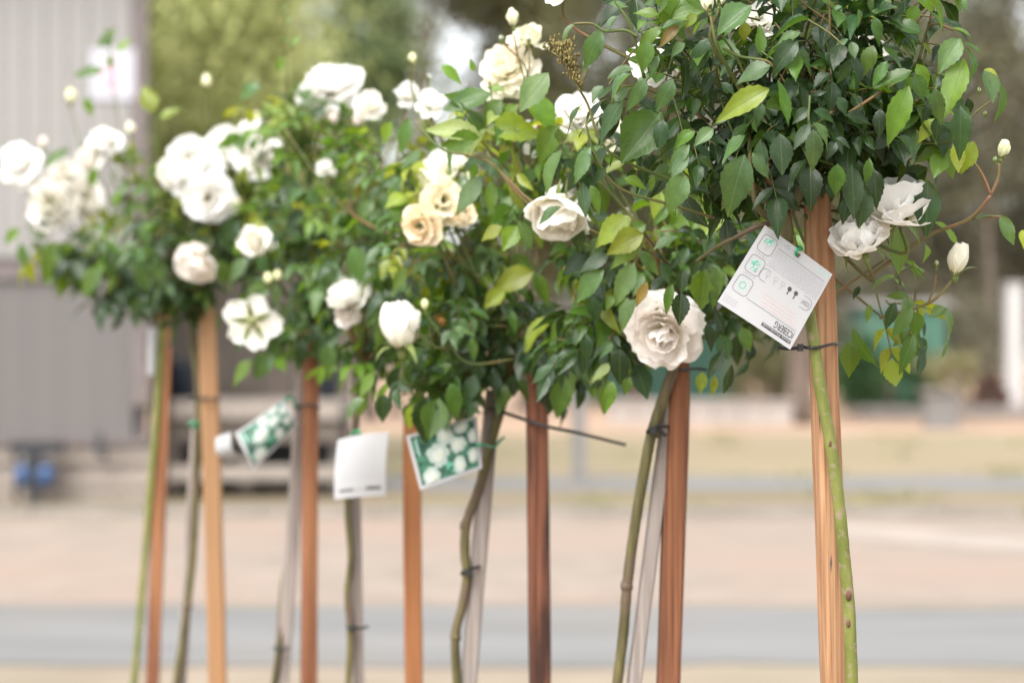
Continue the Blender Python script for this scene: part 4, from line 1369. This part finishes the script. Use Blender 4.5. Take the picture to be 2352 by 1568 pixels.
C.hand(crop(784, 784, .5, [
    (400, 250, 375, 470, 'd', -.14, (.5, 1, 0)), (450, 260, 400, 450, 'm', -.14), (500, 190, 545, 360, 'm', -.13), (325, 290, 310, 400, 'y', -.1), (980, 90, 895, 265, 'b', -.13),
    (1030, 160, 985, 350, 'm', -.12), (880, 50, 825, 165, 'b', -.12), (1230, 180, 1200, 330, 'g', -.12), (1225, 110, 1140, 180, 'l', -.1), (1290, 30, 1285, 200, 'b', -.12),
    (190, 240, 195, 370, 'd', -.08), (110, 265, 0, 320, 's', -.06, (1, .5, 0)), (150, 140, 80, 260, 'g', -.06), (600, -20, 610, 90, 'g', -.1), (510, 110, 385, 165, 'g', -.1, (1, .5, 0)),
    (620, 150, 570, 290, 'b', -.1), (700, 120, 720, 260, 'd', -.08), (330, 90, 340, 230, 'm', -.1), (260, 120, 230, 250, 'd', -.05), (800, 150, 780, 260, 'd', -.06),
    (930, 200, 960, 330, 'd', -.06), (1080, 30, 1110, 150, 'd', -.08), (1150, 200, 1160, 260, 'g', -.06),
]), 3.38)
C.twig([(1130, 700, -.05), (1020, 800, -.12), (940, 740, -.14)], 3.38, .002, .0016)
C.twig([(1180, 825, -.1), (1080, 835, -.12), (1030, 790, -.12), (985, 730, -.12), (975, 715, -.12)], 3.38, .0022, .0014)
C.flower(1030, 405, 72, -.05, (-.1, -.75, .6), 'open', (.87, .86, .80))
C.flower(1018, 465, 66, -.12, (.1, -.9, .1), 'old', (.90, .84, .70))
C.flower(968, 518, 60, -.14, (-.2, -.9, -.2), 'old', (.88, .76, .58))
C.flower(1062, 490, 40, -.12, (.3, -.9, .1), 'old', (.88, .80, .64))
C.flower(924, 800, 108, -.12, (-.12, -.2, 1), 'egg', (.88, .865, .80))
C.flower(977, 712, 18, -.12, (-.1, -.1, 1), 'bud', (.80, .78, .5), stem=False)
C.flower(990, 245, 40, .02, (0, -.6, .7), 'half')
C.flower(947, 150, 20, .05, (0, -.1, 1), 'bud', (.80, .78, .5))
C.flower(985, 185, 18, .05, (0, -.1, 1), 'green')
C.flower(1010, 738, 15, -.1, (.1, -.5, .5), 'old', (.36, .17, .05))
stem_of(C, [(1170, 870), (1150, 940), (1130, 1010), (1100, 1120), (1072, 1200), (1068, 1270), (1073, 1320), (1062, 1390), (1046, 1460), (1050, 1568)], .0070, .0062, 'brown_stem', POTS['C'], [(1068, 1208, .0075), (1047, 1462, .0078)])
C.finish()
stake('dark blotchy brown stake right of the picture tag', (1234, 860), (1237, 1568), .0245, 3.38, 'wood_dark', dd=-.03, rot=.15)
stake('thin grey stake beside the picture tag, behind the crooked stem', (1133, 898), (1080, 1568), .0180, 3.38, 'wood_grey', dd=.014, rot=.2, group='thin grey stakes')
pot(POTS['C'], 'black pot of the middle rose with the picture tag')
tie('long loose black cable tie sticking out to the right', [(1112, 948, .012), (1125, 940, -.004), (1150, 945, -.02), (1200, 962, -.04), (1250, 978, -.056), (1320, 992, -.06), (1400, 1012, -.06), (1438, 1021, -.06)], 3.38, .0028, head=(1148, 945, -.02))
tie('doubled black cable tie low on the crooked middle stem', [(1102, 1300, .0), (1080, 1306, -.012), (1064, 1312, -.012), (1062, 1318, .004), (1085, 1324, .03), (1104, 1322, .03), (1106, 1310, .01)], 3.38, .0024, head=(1076, 1314, -.013))

# ---- D
Dr = Rose('standard rose behind the blank white tag, left of the middle', 3.74, POTS['D'])
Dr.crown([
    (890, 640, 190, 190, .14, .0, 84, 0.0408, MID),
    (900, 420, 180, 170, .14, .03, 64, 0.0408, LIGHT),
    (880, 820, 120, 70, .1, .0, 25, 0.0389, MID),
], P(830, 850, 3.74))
Dr.hand(crop(784, 0, .5, [(50, 1130, 100, 1290, 's', -.1), (200, 1230, 120, 1330, 'm', -.1), (0, 1400, 60, 1480, 'd', -.1), (150, 920, 60, 1010, 's', -.1), (60, 1040, 170, 1070, 'm', -.08)]), 3.74)
Dr.twig([(950, 560), (900, 540, -.1), (820, 500, -.1), (740, 420, -.1), (650, 290, -.1)], 3.74, .0032, .0022)
Dr.flower(808, 694, 62, -.1, (-.2, -.5, .8), 'cup')
Dr.flower(795, 720, 34, -.1, (-.1, -.9, .2), 'half', (.87, .83, .80))
Dr.flower(848, 240, 38, .05, (.1, -.7, .6), 'open', (.86, .84, .78))
Dr.flower(820, 290, 24, .05, (.1, -.7, .6), 'bud', (.86, .8, .74))
Dr.flower(858, 640, 15, -.1, (.1, -.5, .9), 'bud')
Dr.flower(840, 655, 15, -.1, (-.1, -.5, .9), 'bud')
Dr.flower(935, 222, 34, .06, (.1, -.7, .6), 'half')
stem_of(Dr, [(825, 880), (815, 960), (800, 1050), (799, 1180), (806, 1280), (798, 1360), (804, 1460), (800, 1568)], .0050, .0050, 'brown_stem', POTS['D'])
Dr.finish()
stake('bright orange smooth stake below the picture tag', (946, 935), (954, 1568), .0245, 3.74, 'wood_orange', dd=.04, rot=.05)
stake('thin grey stake behind the blank white tag', (812, 820), (826, 1568), .0140, 3.74, 'wood_grey', dd=.02, rot=.3, group='thin grey stakes')
pot(POTS['D'], 'black pot of the rose with the blank white tag')
tie('black cable tie low under the blank white tag', [(796, 1438, -.008), (806, 1442, -.01), (830, 1442, -.004), (846, 1438, .0)], 3.74, .0026, head=(812, 1443, -.01))

# ---- E
E = Rose('standard rose with tall white bloom on top, above the curled picture tag', 4.12, POTS['E'])
E.crown([
    (720, 560, 190, 220, .15, 0, 93, 0.0427, MID),
    (700, 330, 170, 160, .14, .02, 57, 0.0427, LIGHT),
    (700, 720, 150, 90, .12, -.02, 41, 0.0427, DARK),
], P(705, 780, 4.12))
E.hand(crop(0, 0, .5, [
    (1505, 1185, 1420, 1410, 's', -.16, (.5, 1, 0)), (1400, 865, 1285, 935, 's', -.14), (1410, 870, 1485, 955, 's', -.14), (1195, 385, 1085, 435, 's', 0), (1130, 1180, 1060, 1290, 's', -.12),
    (1100, 1010, 1010, 1120, 'b', -.1), (1180, 1180, 1250, 1260, 'b', -.12), (1400, 960, 1300, 1060, 'b', -.12), (1480, 1100, 1560, 1160, 's', -.12, (1, .5, 0)), (1300, 260, 1280, 330, 'g', .02),
    (1320, 60, 1300, 20, 'm', .02), (1310, 110, 1330, 60, 'g', .02), (1290, 190, 1330, 170, 'g', .02), (1330, 210, 1380, 170, 'g', .02), (1270, 480, 1310, 560, 'y', 0), (1180, 530, 1280, 490, 'g', 0),
]), 4.12)
E.hand(crop(0, 784, .5, [(1255, 50, 1150, 165, 's', -.15), (1260, 75, 1315, 135, 'g', -.14), (1160, 85, 1050, 195, 'g', -.15, (.6, .8, 0)), (1500, 0, 1515, 160, 's', -.14), (1480, 110, 1460, 200, 'g', -.12),
                         (1400, 0, 1370, 110, 'd', -.1), (1560, -30, 1480, 40, 'b', -.12), (1430, -60, 1380, 30, 'b', -.1)]), 4.12)
E.twig([(720, 760, -.1), (690, 765, -.14), (655, 750, -.15), (640, 735, -.15)], 4.12, .0026, .002)
E.twig([(655, 750, -.15), (640, 700, -.15), (628, 660, -.15)], 4.12, .0018, .0014)
E.twig([(690, 380), (665, 260), (655, 120), (655, 20)], 4.12, .0022, .0014)
E.flower(580, 738, 68, -.17, (.05, .9, .25), 'back', (.86, .855, .80), roll=.5, stem=False)
E.flower(762, 205, 78, .02, (-.1, -.6, .75), 'ragged', (.88, .875, .86))
E.flower(720, 215, 40, .0, (-.3, -.6, .6), 'half', (.88, .875, .86))
E.flower(618, 655, 20, -.14, (-.1, -.1, 1), 'bud', (.80, .8, .5), stem=False)
E.flower(636, 648, 20, -.14, (.1, -.1, 1), 'bud', (.80, .8, .5), stem=False)
E.flower(588, 556, 42, -.1, (-.3, -.8, .3), 'half', (.86, .84, .78))
E.flower(618, 560, 22, -.1, (.3, -.8, .3), 'half')
E.flower(745, 388, 22, -.1, (.1, -.7, .5), 'half')
E.flower(765, 405, 16, -.1, (.1, -.7, .5), 'bud')
E.flower(768, 285, 22, -.08, (0, -.5, .8), 'bud', (.86, .8, .76))
stem_of(E, [(703, 800), (700, 880, .03), (694, 950, .04), (686, 1060, .04), (674, 1200, .04), (650, 1350, .03), (640, 1490, .0), (630, 1568, -.0)], .0055, .0055, 'brown_stem', POTS['E'])
E.finish()
stake('narrow brown stake right of the curled picture tag', (718, 740), (708, 1568), .0205, 4.12, 'wood_rust', dd=-.02, rot=.45)
stake('thin grey stake right behind the curled picture tag', (694, 870), (645, 1568), .0190, 4.12, 'wood_grey', dd=.016, rot=.2, group='thin grey stakes')
pot(POTS['E'], 'black pot of the rose with the curled picture tag')
tie('dark cable tie at the top of the narrow brown stake', [(680, 938, .0), (696, 932, -.02), (715, 930, -.046), (735, 936, -.03)], 4.12, .0026)
tie('dark cable tie low on the thin stem left of the narrow brown stake', [(630, 1486, 0), (648, 1492, -.014), (664, 1486, .0)], 4.12, .0028)

# ---- F
Fr = Rose('standard rose with a cluster of full white blooms, second from the left', 4.56, POTS['F'])
Fr.crown([
    (460, 570, 190, 120, .15, 0, 74, 0.0446, DARK),
    (470, 430, 170, 110, .14, .02, 41, 0.0446, MID),
    (420, 680, 90, 60, .1, 0, 25, 0.0427, ['d', 'd', 'b', 'm']),
    (590, 470, 110, 130, .1, 0, 25, 0.0446, MID),
], P(440, 740, 4.56))
Fr.hand(crop(0, 0, .5, [
    (620, 1180, 690, 1340, 's', -.16, (.6, .9, 0)), (700, 520, 665, 385, 'y', .02), (735, 545, 810, 485, 'y', .02), (720, 1180, 740, 1300, 's', -.14), (520, 1150, 480, 1250, 'b', -.14),
    (950, 1030, 920, 1120, 'y', -.1), (900, 1230, 870, 1340, 'b', -.12), (1000, 1190, 1030, 1310, 'g', -.12), (460, 1220, 370, 1360, 's', -.12), (640, 1040, 700, 1120, 's', -.14),
]), 4.56)
Fr.twig([(480, 500), (478, 350), (476, 250), (475, 215)], 4.56, .0022, .0016)
Fr.twig([(400, 600), (365, 430), (358, 300), (345, 230)], 4.56, .0026, .0016)
Fr.flower(444, 382, 74, -.08, (-.2, -.85, .35), 'ragged', (.88, .875, .86))
Fr.flower(482, 455, 64, -.12, (.1, -.95, -.1), 'ragged', (.88, .875, .87))
Fr.flower(585, 345, 72, -.04, (.2, -.8, .5), 'ragged', (.88, .875, .85))
Fr.flower(525, 345, 58, -.02, (0, -.7, .6), 'half', (.88, .875, .85))
Fr.flower(405, 400, 46, -.06, (-.5, -.7, .1), 'half', (.87, .85, .80))
Fr.flower(462, 590, 58, -.16, (-.4, -.6, -.6), 'cup', (.88, .83, .79))
Fr.flower(475, 205, 24, 0, (0, -.1, 1), 'bud', (.84, .83, .60), stem=False)
Fr.flower(588, 285, 20, 0, (0, -.1, 1), 'bud', (.84, .83, .60))
Fr.flower(545, 480, 20, -.12, (0, -.6, .8), 'bud', (.86, .84, .7))
stem_of(Fr, [(440, 730), (446, 800), (456, 900), (455, 1000), (450, 1120), (444, 1260), (430, 1390), (418, 1480), (405, 1568)], .0072, .0068, 'brown_stem', POTS['F'], [(430, 1392, .0095)])
Fr.finish()
stake('pale honey coloured stake left of the curled picture tag', (474, 700), (498, 1568), .0300, 4.56, 'wood_pale', dd=-.02, rot=.08)
stake('thin grey stake left of the pale honey stake', (452, 985), (414, 1568), .0160, 4.56, 'wood_grey', dd=.02, rot=.2, group='thin grey stakes')
pot(POTS['F'], 'black pot of the second rose from the left')
tie('black cable tie crossing the pale honey stake', [(436, 918, -.01), (455, 914, -.03), (478, 915, -.05), (502, 918, -.03)], 4.56, .0026)

# ---- G
G = Rose('sparse standard rose with pale blooms against the building, farthest left', 4.98, POTS['G'])
G.crown([
    (230, 590, 150, 70, .13, 0, 41, 0.0446, DARK),
    (300, 650, 90, 70, .12, 0, 29, 0.0446, ['d', 'd', 'b', 'm']),
    (290, 450, 80, 130, .12, .0, 25, 0.0427, LIGHT),
    (110, 570, 70, 45, .1, 0, 12, 0.0427, MID),
], P(365, 740, 4.98))
G.hand(crop(0, 0, .5, [
    (390, 445, 425, 535, 'g', 0), (250, 1130, 185, 1300, 'g', -.12), (95, 1115, 115, 1240, 's', -.1), (90, 1050, 15, 1115, 'g', -.1), (210, 770, 290, 660, 's', 0), (440, 770, 410, 860, 'g', -.1),
    (510, 250, 500, 320, 'g', 0), (500, 220, 480, 130, 'm', 0), (540, 240, 600, 170, 'g', 0), (480, 330, 330, 320, 'm', 0), (500, 180, 530, 120, 'g', 0), (450, 220, 490, 160, 'm', 0),
    (560, 880, 500, 950, 'g', -.1), (380, 660, 360, 700, 's', 0), (170, 1020, 240, 1030, 'd', -.1), (420, 1250, 440, 1370, 'b', -.1),
]), 4.98)
G.twig([(330, 640), (300, 470), (275, 300), (258, 180), (250, 80)], 4.98, .0024, .0014)
G.twig([(280, 560), (210, 440), (180, 320), (165, 250)], 4.98, .0022, .0015)
G.twig([(250, 600), (140, 520), (70, 450), (55, 410)], 4.98, .0024, .0016)
G.flower(50, 378, 55, -.08, (-.2, -.85, .4), 'ragged', (.88, .875, .86))
G.flower(240, 325, 46, -.02, (.1, -.6, .8), 'open', (.88, .87, .85))
G.flower(205, 370, 38, -.02, (-.3, -.8, .3), 'half', (.86, .84, .80))
G.flower(120, 470, 64, .1, (-.2, -.9, .3), 'open', (.80, .78, .74))
G.flower(192, 455, 54, .12, (.3, -.9, .2), 'open', (.80, .78, .74))
G.flower(150, 402, 44, .13, (.1, -.7, .6), 'open', (.78, .76, .72))
G.flower(162, 240, 26, 0, (.05, -.1, 1), 'bud', (.86, .84, .6), stem=False)
G.flower(300, 312, 22, 0, (0, -.1, 1), 'bud', (.86, .84, .7))
G.flower(100, 342, 20, 0, (0, -.1, 1), 'bud', (.86, .8, .74))
stem_of(G, [(372, 735), (366, 850), (358, 980), (347, 1100), (338, 1220), (326, 1360), (316, 1480), (308, 1568)], .0075, .0070, 'green_stem', POTS['G'])
G.finish()
stake('rusty red stake farthest left, with green stem in front', (378, 720), (352, 1568), .0240, 4.98, 'wood_rust', dd=.02, rot=.2)
pot(POTS['G'], 'black pot of the farthest left rose')

# ------------------------------------------------------------------ tags


def ncard(corners, D, bend, nu=14, nv=14):
    """corners: four (px,py,depth offset) for (u,v) = (0,0) (1,0) (1,1) (0,1); returns point function + outward normal"""
    c = [P(x, y, D + d) for x, y, d in corners]
    nrm = (c[1] - c[0]).cross(c[3] - c[0]).normalized()
    if nrm.y > 0:
        nrm = -nrm

    def f(u, v, lift=0.0):
        a = c[0].lerp(c[1], u)
        b = c[3].lerp(c[2], u)
        return a.lerp(b, v) + nrm * (bend(u, v) + lift)
    return f


def card_mesh(f, hole=None, n=18, th=.0006):
    m = MB()
    idx = {}
    for s, l in ((0, 0.0), (1, -th)):
        for j in range(n + 1):
            for i in range(n + 1):
                u, v = i / n, j / n
                if hole:
                    du, dv = u - hole[0], v - hole[1]
                    r = math.hypot(du, dv)
                    if r < hole[2] and r > 1e-6:
                        u, v = hole[0] + du / r * hole[2], hole[1] + dv / r * hole[2]
                idx[(s, i, j)] = len(m.v)
                m.v.append(f(u, v, l))
    for j in range(n):
        for i in range(n):
            if hole:
                uc, vc = (i + .5) / n, (j + .5) / n
                if math.hypot(uc - hole[0], vc - hole[1]) < hole[2] * .8:
                    continue
            m.f.append((idx[0, i, j], idx[0, i + 1, j], idx[0, i + 1, j + 1], idx[0, i, j + 1]))
            m.f.append((idx[1, i, j], idx[1, i, j + 1], idx[1, i + 1, j + 1], idx[1, i + 1, j]))
    for i in range(n):
        for a, b in (((i, 0), (i + 1, 0)), ((i, n), (i + 1, n)), ((0, i), (0, i + 1)), ((n, i), (n, i + 1))):
            m.f.append((idx[0, a[0], a[1]], idx[1, a[0], a[1]], idx[1, b[0], b[1]], idx[0, b[0], b[1]]))
    return m


def rect(m, f, u0, v0, u1, v1, lift=.0003, n=6):
    b = len(m.v)
    for i in range(n + 1):
        u = u0 + (u1 - u0) * i / n
        m.v.append(f(u, v0, lift))
        m.v.append(f(u, v1, lift))
    for i in range(n):
        m.f.append((b + 2 * i, b + 2 * i + 2, b + 2 * i + 3, b + 2 * i + 1))


def blob(m, f, uc, vc, ru, rv, lift=.0003, n=16, wob=.12, clip=None):
    pts = []
    for i in range(n):
        t = 2 * math.pi * i / n
        k = 1 + U(-wob, wob)
        u, v = uc + ru * k * math.cos(t), vc + rv * k * math.sin(t)
        if clip:
            u, v = min(max(u, clip[0]), clip[1]), min(max(v, clip[2]), clip[3])
        pts.append(f(u, v, lift))
    m.poly(pts)


def outline(m, f, uc, vc, hu, hv, rad, w, lift=.0003, ru=0):
    """rounded rectangle outline"""
    def ring(o):
        pts = []
        for cx_, cy_, a0 in ((1, 1, 0), (-1, 1, 90), (-1, -1, 180), (1, -1, 270)):
            for k in range(5):
                t = math.radians(a0 + 22.5 * k)
                pts.append((uc + cx_ * (hu - rad) + (rad - o) * math.cos(t), vc + cy_ * (hv - rad) + (rad - o) * math.sin(t)))
        return pts
    a, b = ring(0), ring(w)
    n = len(a)
    base = len(m.v)
    for p in a + b:
        m.v.append(f(p[0], p[1], lift))
    for i in range(n):
        j = (i + 1) % n
        m.f.append((base + i, base + j, base + n + j, base + n + i))


def words(m, f, u0, u1, v, h, lift=.0003):
    u = u0
    while u < u1 - .01:
        w = min(U(.02, .06), u1 - u)
        rect(m, f, u, v, u + w, v + h, lift, 1)
        u += w + .012


def text_on(f, body, u0, v0, u1, v1, mat, parent, lift=.0005):
    """lettering laid on the card: u0..u1 wide, v0 top line, v1 base line"""
    cu = bpy.data.curves.new('lettering', 'FONT')
    cu.body = body
    cu.resolution_u = 3
    ob = bpy.data.objects.new('lettering', cu)
    COL.objects.link(ob)
    bpy.context.view_layer.update()
    dg = bpy.context.evaluated_depsgraph_get()
    me = bpy.data.meshes.new_from_object(ob.evaluated_get(dg))
    bpy.data.objects.remove(ob)
    xs = [v.co.x for v in me.vertices]
    ys = [v.co.y for v in me.vertices]
    x0_, x1_, y0_, y1_ = min(xs), max(xs), min(ys), max(ys)
    for v in me.vertices:
        uu = u0 + (u1 - u0) * (v.co.x - x0_) / (x1_ - x0_)
        vv = v1 + (v0 - v1) * (v.co.y - y0_) / (y1_ - y0_)
        v.co = f(uu, vv, lift)
    me.update()
    me.materials.clear()
    return meshobj('lettering', me, mat, parent)


# tag on the nearest rose: hangs upside down, u runs from its low corner to the left corner, v up to the right
ft = ncard([(1815, 803, -.062), (1648, 693, -.068), (1757, 517, -.06), (1912, 630, -.052)], 2.60, lambda u, v: .002 * math.sin(math.pi * u))
TA = thing('plant_tag', 'white printed tag hanging upside down in front of the nearest stake', 'tag', P(1835, 575, 2.54))
card_mesh(ft, (.472, .945, .03), 24).build('card', 'card_white', TA, False)
g, mdk, drk, red, grn, pgn = MB(), MB(), MB(), MB(), MB(), MB()
rect(drk, ft, .04, .047, .44, .088)
rect(mdk, ft, .05, .207, .74, .213)
rect(mdk, ft, .04, .868, .72, .874)
for i in range(4):
    words(red, ft, .08 + .03 * i, .55 + .03 * i, .24 + .042 * i, .014)
for i in range(8):
    words(g, ft, .03, .74, .645 + .027 * i, .011)
outline(mdk, ft, .40, .54, .365, .072, .06, .006)
for k, u in enumerate((.27, .36, .46, .56, .67)):
    m_ = drk if k < 2 else g
    if k < 2:
        blob(m_, ft, u, .57, .026, .026, wob=.04)
        rect(m_, ft, u - .006, .50, u + .006, .55)
    else:
        outline(m_, ft, u, .57, .026, .026, .025, .006)
        rect(m_, ft, u - .004, .50, u + .004, .55)
for v in (.83, .568, .307):
    outline(mdk, ft, .852, v, .10, .105, .05, .007)
    words(g, ft, .77, .93, v + .125, .014)
for i in range(26):
    blob(grn if i % 2 else pgn, ft, .85 + U(-.05, .05), .87 + U(-.03, .035), .014, .010, .0004 + .00001 * i, 6, .3)
rect(g, ft, .848, .765, .853, .86)
for i in range(30):
    blob(grn if i % 2 else pgn, ft, .855 + U(-.045, .045), .568 + U(-.07, .07), .016, .011, .0004 + .00001 * i, 6, .3)
outline(grn, ft, .855, .307, .04, .04, .038, .008)
for i in range(10):
    t = 2 * math.pi * i / 10
    blob(pgn, ft, .855 + .062 * math.cos(t), .307 + .062 * math.sin(t), .010, .010, .0004, 6, .2)
words(pgn, ft, .03, .2, .93, .012)
words(pgn, ft, .03, .17, .955, .012)
words(g, ft, .60, .68, .93, .014)
words(g, ft, .61, .67, .955, .012)
for i in range(3):
    words(g, ft, .80, .97, .05 + .03 * i, .010)
g.build('print', 'print_grey', TA, False)['kind'] = 'stuff'
mdk.build('print', 'print_mid', TA, False)['kind'] = 'stuff'
drk.build('print', 'print_dark', TA, False)['kind'] = 'stuff'
red.build('print', 'print_red', TA, False)['kind'] = 'stuff'
grn.build('print', 'print_green', TA, False)['kind'] = 'stuff'
pgn.build('print', 'print_palegreen', TA, False)['kind'] = 'stuff'
text_on(ft, 'ICEBERG', .05, .105, .31, .185, 'print_dark', TA)
text_on(ft, 'SCENT', .06, .515, .17, .565, 'print_mid', TA)
text_on(ft, 'Rosa Floribunda', .055, .054, .43, .082, 'card_white', TA, .0007)
tie('green wire twist holding the printed tag to the nearest stem', [(1831, 590, -.052), (1828, 580, -.066), (1834, 572, -.064), (1842, 573, -.05), (1836, 566, -.03), (1822, 575, -.012)], 2.60, .0016, 'green_plastic', name='wire_tie')


def rose_photo(f, root, seed, lift=.0003):
    global random
    st = random.getstate()
    random.seed(seed)
    bg, r1, r2, r3, gr, bar = MB(), MB(), MB(), MB(), MB(), MB()
    for j in range(6):
        rect(bg, f, .05, .06 + .88 * j / 6, .95, .06 + .88 * (j + 1) / 6, lift)
    cl = (.05, .95, .06, .94)
    spots = [(.38, .50, .16, .20), (.22, .85, .14, .17), (.68, .42, .12, .15), (.52, .20, .12, .15), (.76, .13, .11, .12), (.66, .80, .09, .17), (.88, .70, .08, .14), (.91, .34, .07, .14)]
    for i, (u, v, a, b) in enumerate(spots):
        for k in range(7):
            t = 2 * math.pi * k / 7 + U(-.2, .2)
            blob(r1, f, u + a * .55 * math.cos(t), v + b * .55 * math.sin(t), a * U(.42, .6), b * U(.42, .6), lift + .0002 + .00002 * (i * 7 + k), 9, .16, cl)
        for k in range(5):
            t = 2 * math.pi * k / 5 + U(-.3, .3)
            blob(r2, f, u + a * .3 * math.cos(t), v + b * .3 * math.sin(t), a * U(.26, .42), b * U(.26, .42), lift + .0014 + .00001 * (i * 5 + k), 8, .2, cl)
        blob(r3, f, u + a * .1, v + b * .1, a * .26, b * .24, lift + .0019 + .00002 * i, 8, .22, cl)
    for i in range(7):
        blob(gr, f, .52 + U(-.05, .05), .76 + U(-.06, .1), .03, .03, lift + .0022 + .00001 * i, 8, .3, cl)
    rect(bar, f, .10, .10, .125, .42, lift + .0022)
    bg.build('print', 'photo_green', root, False)['kind'] = 'stuff'
    r1.build('print', 'photo_rose', root, False)['kind'] = 'stuff'
    r2.build('print', 'photo_rose_light', root, False)['kind'] = 'stuff'
    r3.build('print', 'photo_rose_core', root, False)['kind'] = 'stuff'
    gr.build('print', 'print_green', root, False)['kind'] = 'stuff'
    bar.build('print', 'print_palegreen', root, False)['kind'] = 'stuff'
    random.setstate(st)


fc = ncard([(932, 1000, -.05), (1095, 955, -.04), (1108, 1075, -.045), (965, 1125, -.055)], 3.38, lambda u, v: .004 * math.sin(math.pi * u))
TC = thing('plant_tag', 'flat tag with a picture of white roses, in the middle', 'tag', P(1100, 1015, 3.33))
card_mesh(fc).build('card', 'card_white', TC, False)
rose_photo(fc, TC, 3)
tie('green wire twist at the right edge of the flat picture tag', [(1092, 1022, -.05), (1110, 1021, -.05), (1128, 1026, -.022), (1140, 1022, -.012), (1148, 1012, -.005), (1158, 1003, 0)], 3.38, .0022, 'green_plastic', name='wire_tie')

fd = ncard([(776, 1010, -.03), (893, 991, -.075), (886, 1138, -.06), (768, 1146, -.045)], 3.74, lambda u, v: .012 * math.sin(math.pi * u) * (1 - .5 * v) + .004 * math.sin(math.pi * v))
TD = thing('plant_tag', 'bent white tag with a dark bar along its lower edge', 'tag', P(822, 1000, 3.70))
card_mesh(fd).build('card', 'card_white', TD, False)
m1, m2 = MB(), MB()
rect(m1, fd, .12, .86, .42, .895)
rect(m1, fd, .66, .845, .92, .89)
rect(m2, fd, .42, .865, .66, .885)
for i in range(7):
    words(m2, fd, .15, .85, .2 + .08 * i, .008)
m1.build('print', 'print_dark', TD, False)['kind'] = 'stuff'
m2.build('print', 'print_grey', TD, False)['kind'] = 'stuff'
tie('green wire twist on top of the bent white tag', [(828, 1002, -.055), (824, 990, -.06), (812, 992, -.04), (806, 1004, -.02), (826, 998, .0)], 3.74, .0026, 'green_plastic', name='wire_tie')

fe = ncard([(541, 994, -.06), (648, 917, -.05), (684, 972, -.06), (582, 1078, -.07)], 4.12, lambda u, v: .016 * math.sin(math.pi * v) - .010 * math.sin(math.pi * u))
TE = thing('plant_tag', 'curled tag with a picture of white roses, tilted, further left', 'tag', P(660, 940, 4.05))
card_mesh(fe).build('card', 'card_white', TE, False)
rose_photo(fe, TE, 9)
tie('green wire twist at the top corner of the curled picture tag', [(655, 925, -.055), (664, 912, -.05), (674, 918, -.03), (676, 935, -.02), (684, 930, 0)], 4.12, .0028, 'green_plastic', name='wire_tie')
fe2 = ncard([(496, 1004, -.02), (530, 992, -.05), (562, 1052, -.04), (524, 1058, -.01)], 4.12, lambda u, v: .014 * math.sin(math.pi * v))
TE2 = thing('plant_tag', 'small white tag curling out behind the curled picture tag', 'tag', P(540, 1040, 4.1))
card_mesh(fe2).build('card', 'card_white', TE2, False)
fg = ncard([(338, 752, -.03), (360, 752, -.01), (354, 860, -.01), (340, 862, -.03)], 4.98, lambda u, v: .008 * math.sin(math.pi * u))
TG = thing('plant_tag', 'narrow white tag seen edge on beside the rusty red stake', 'tag', P(350, 750, 4.96))
card_mesh(fg).build('card', 'card_white', TG, False)
tie('green wire twist left of the pale honey stake', [(436, 975, -.02), (446, 970, -.035), (456, 976, -.03), (450, 984, -.02)], 4.56, .004, 'green_plastic', name='wire_tie')
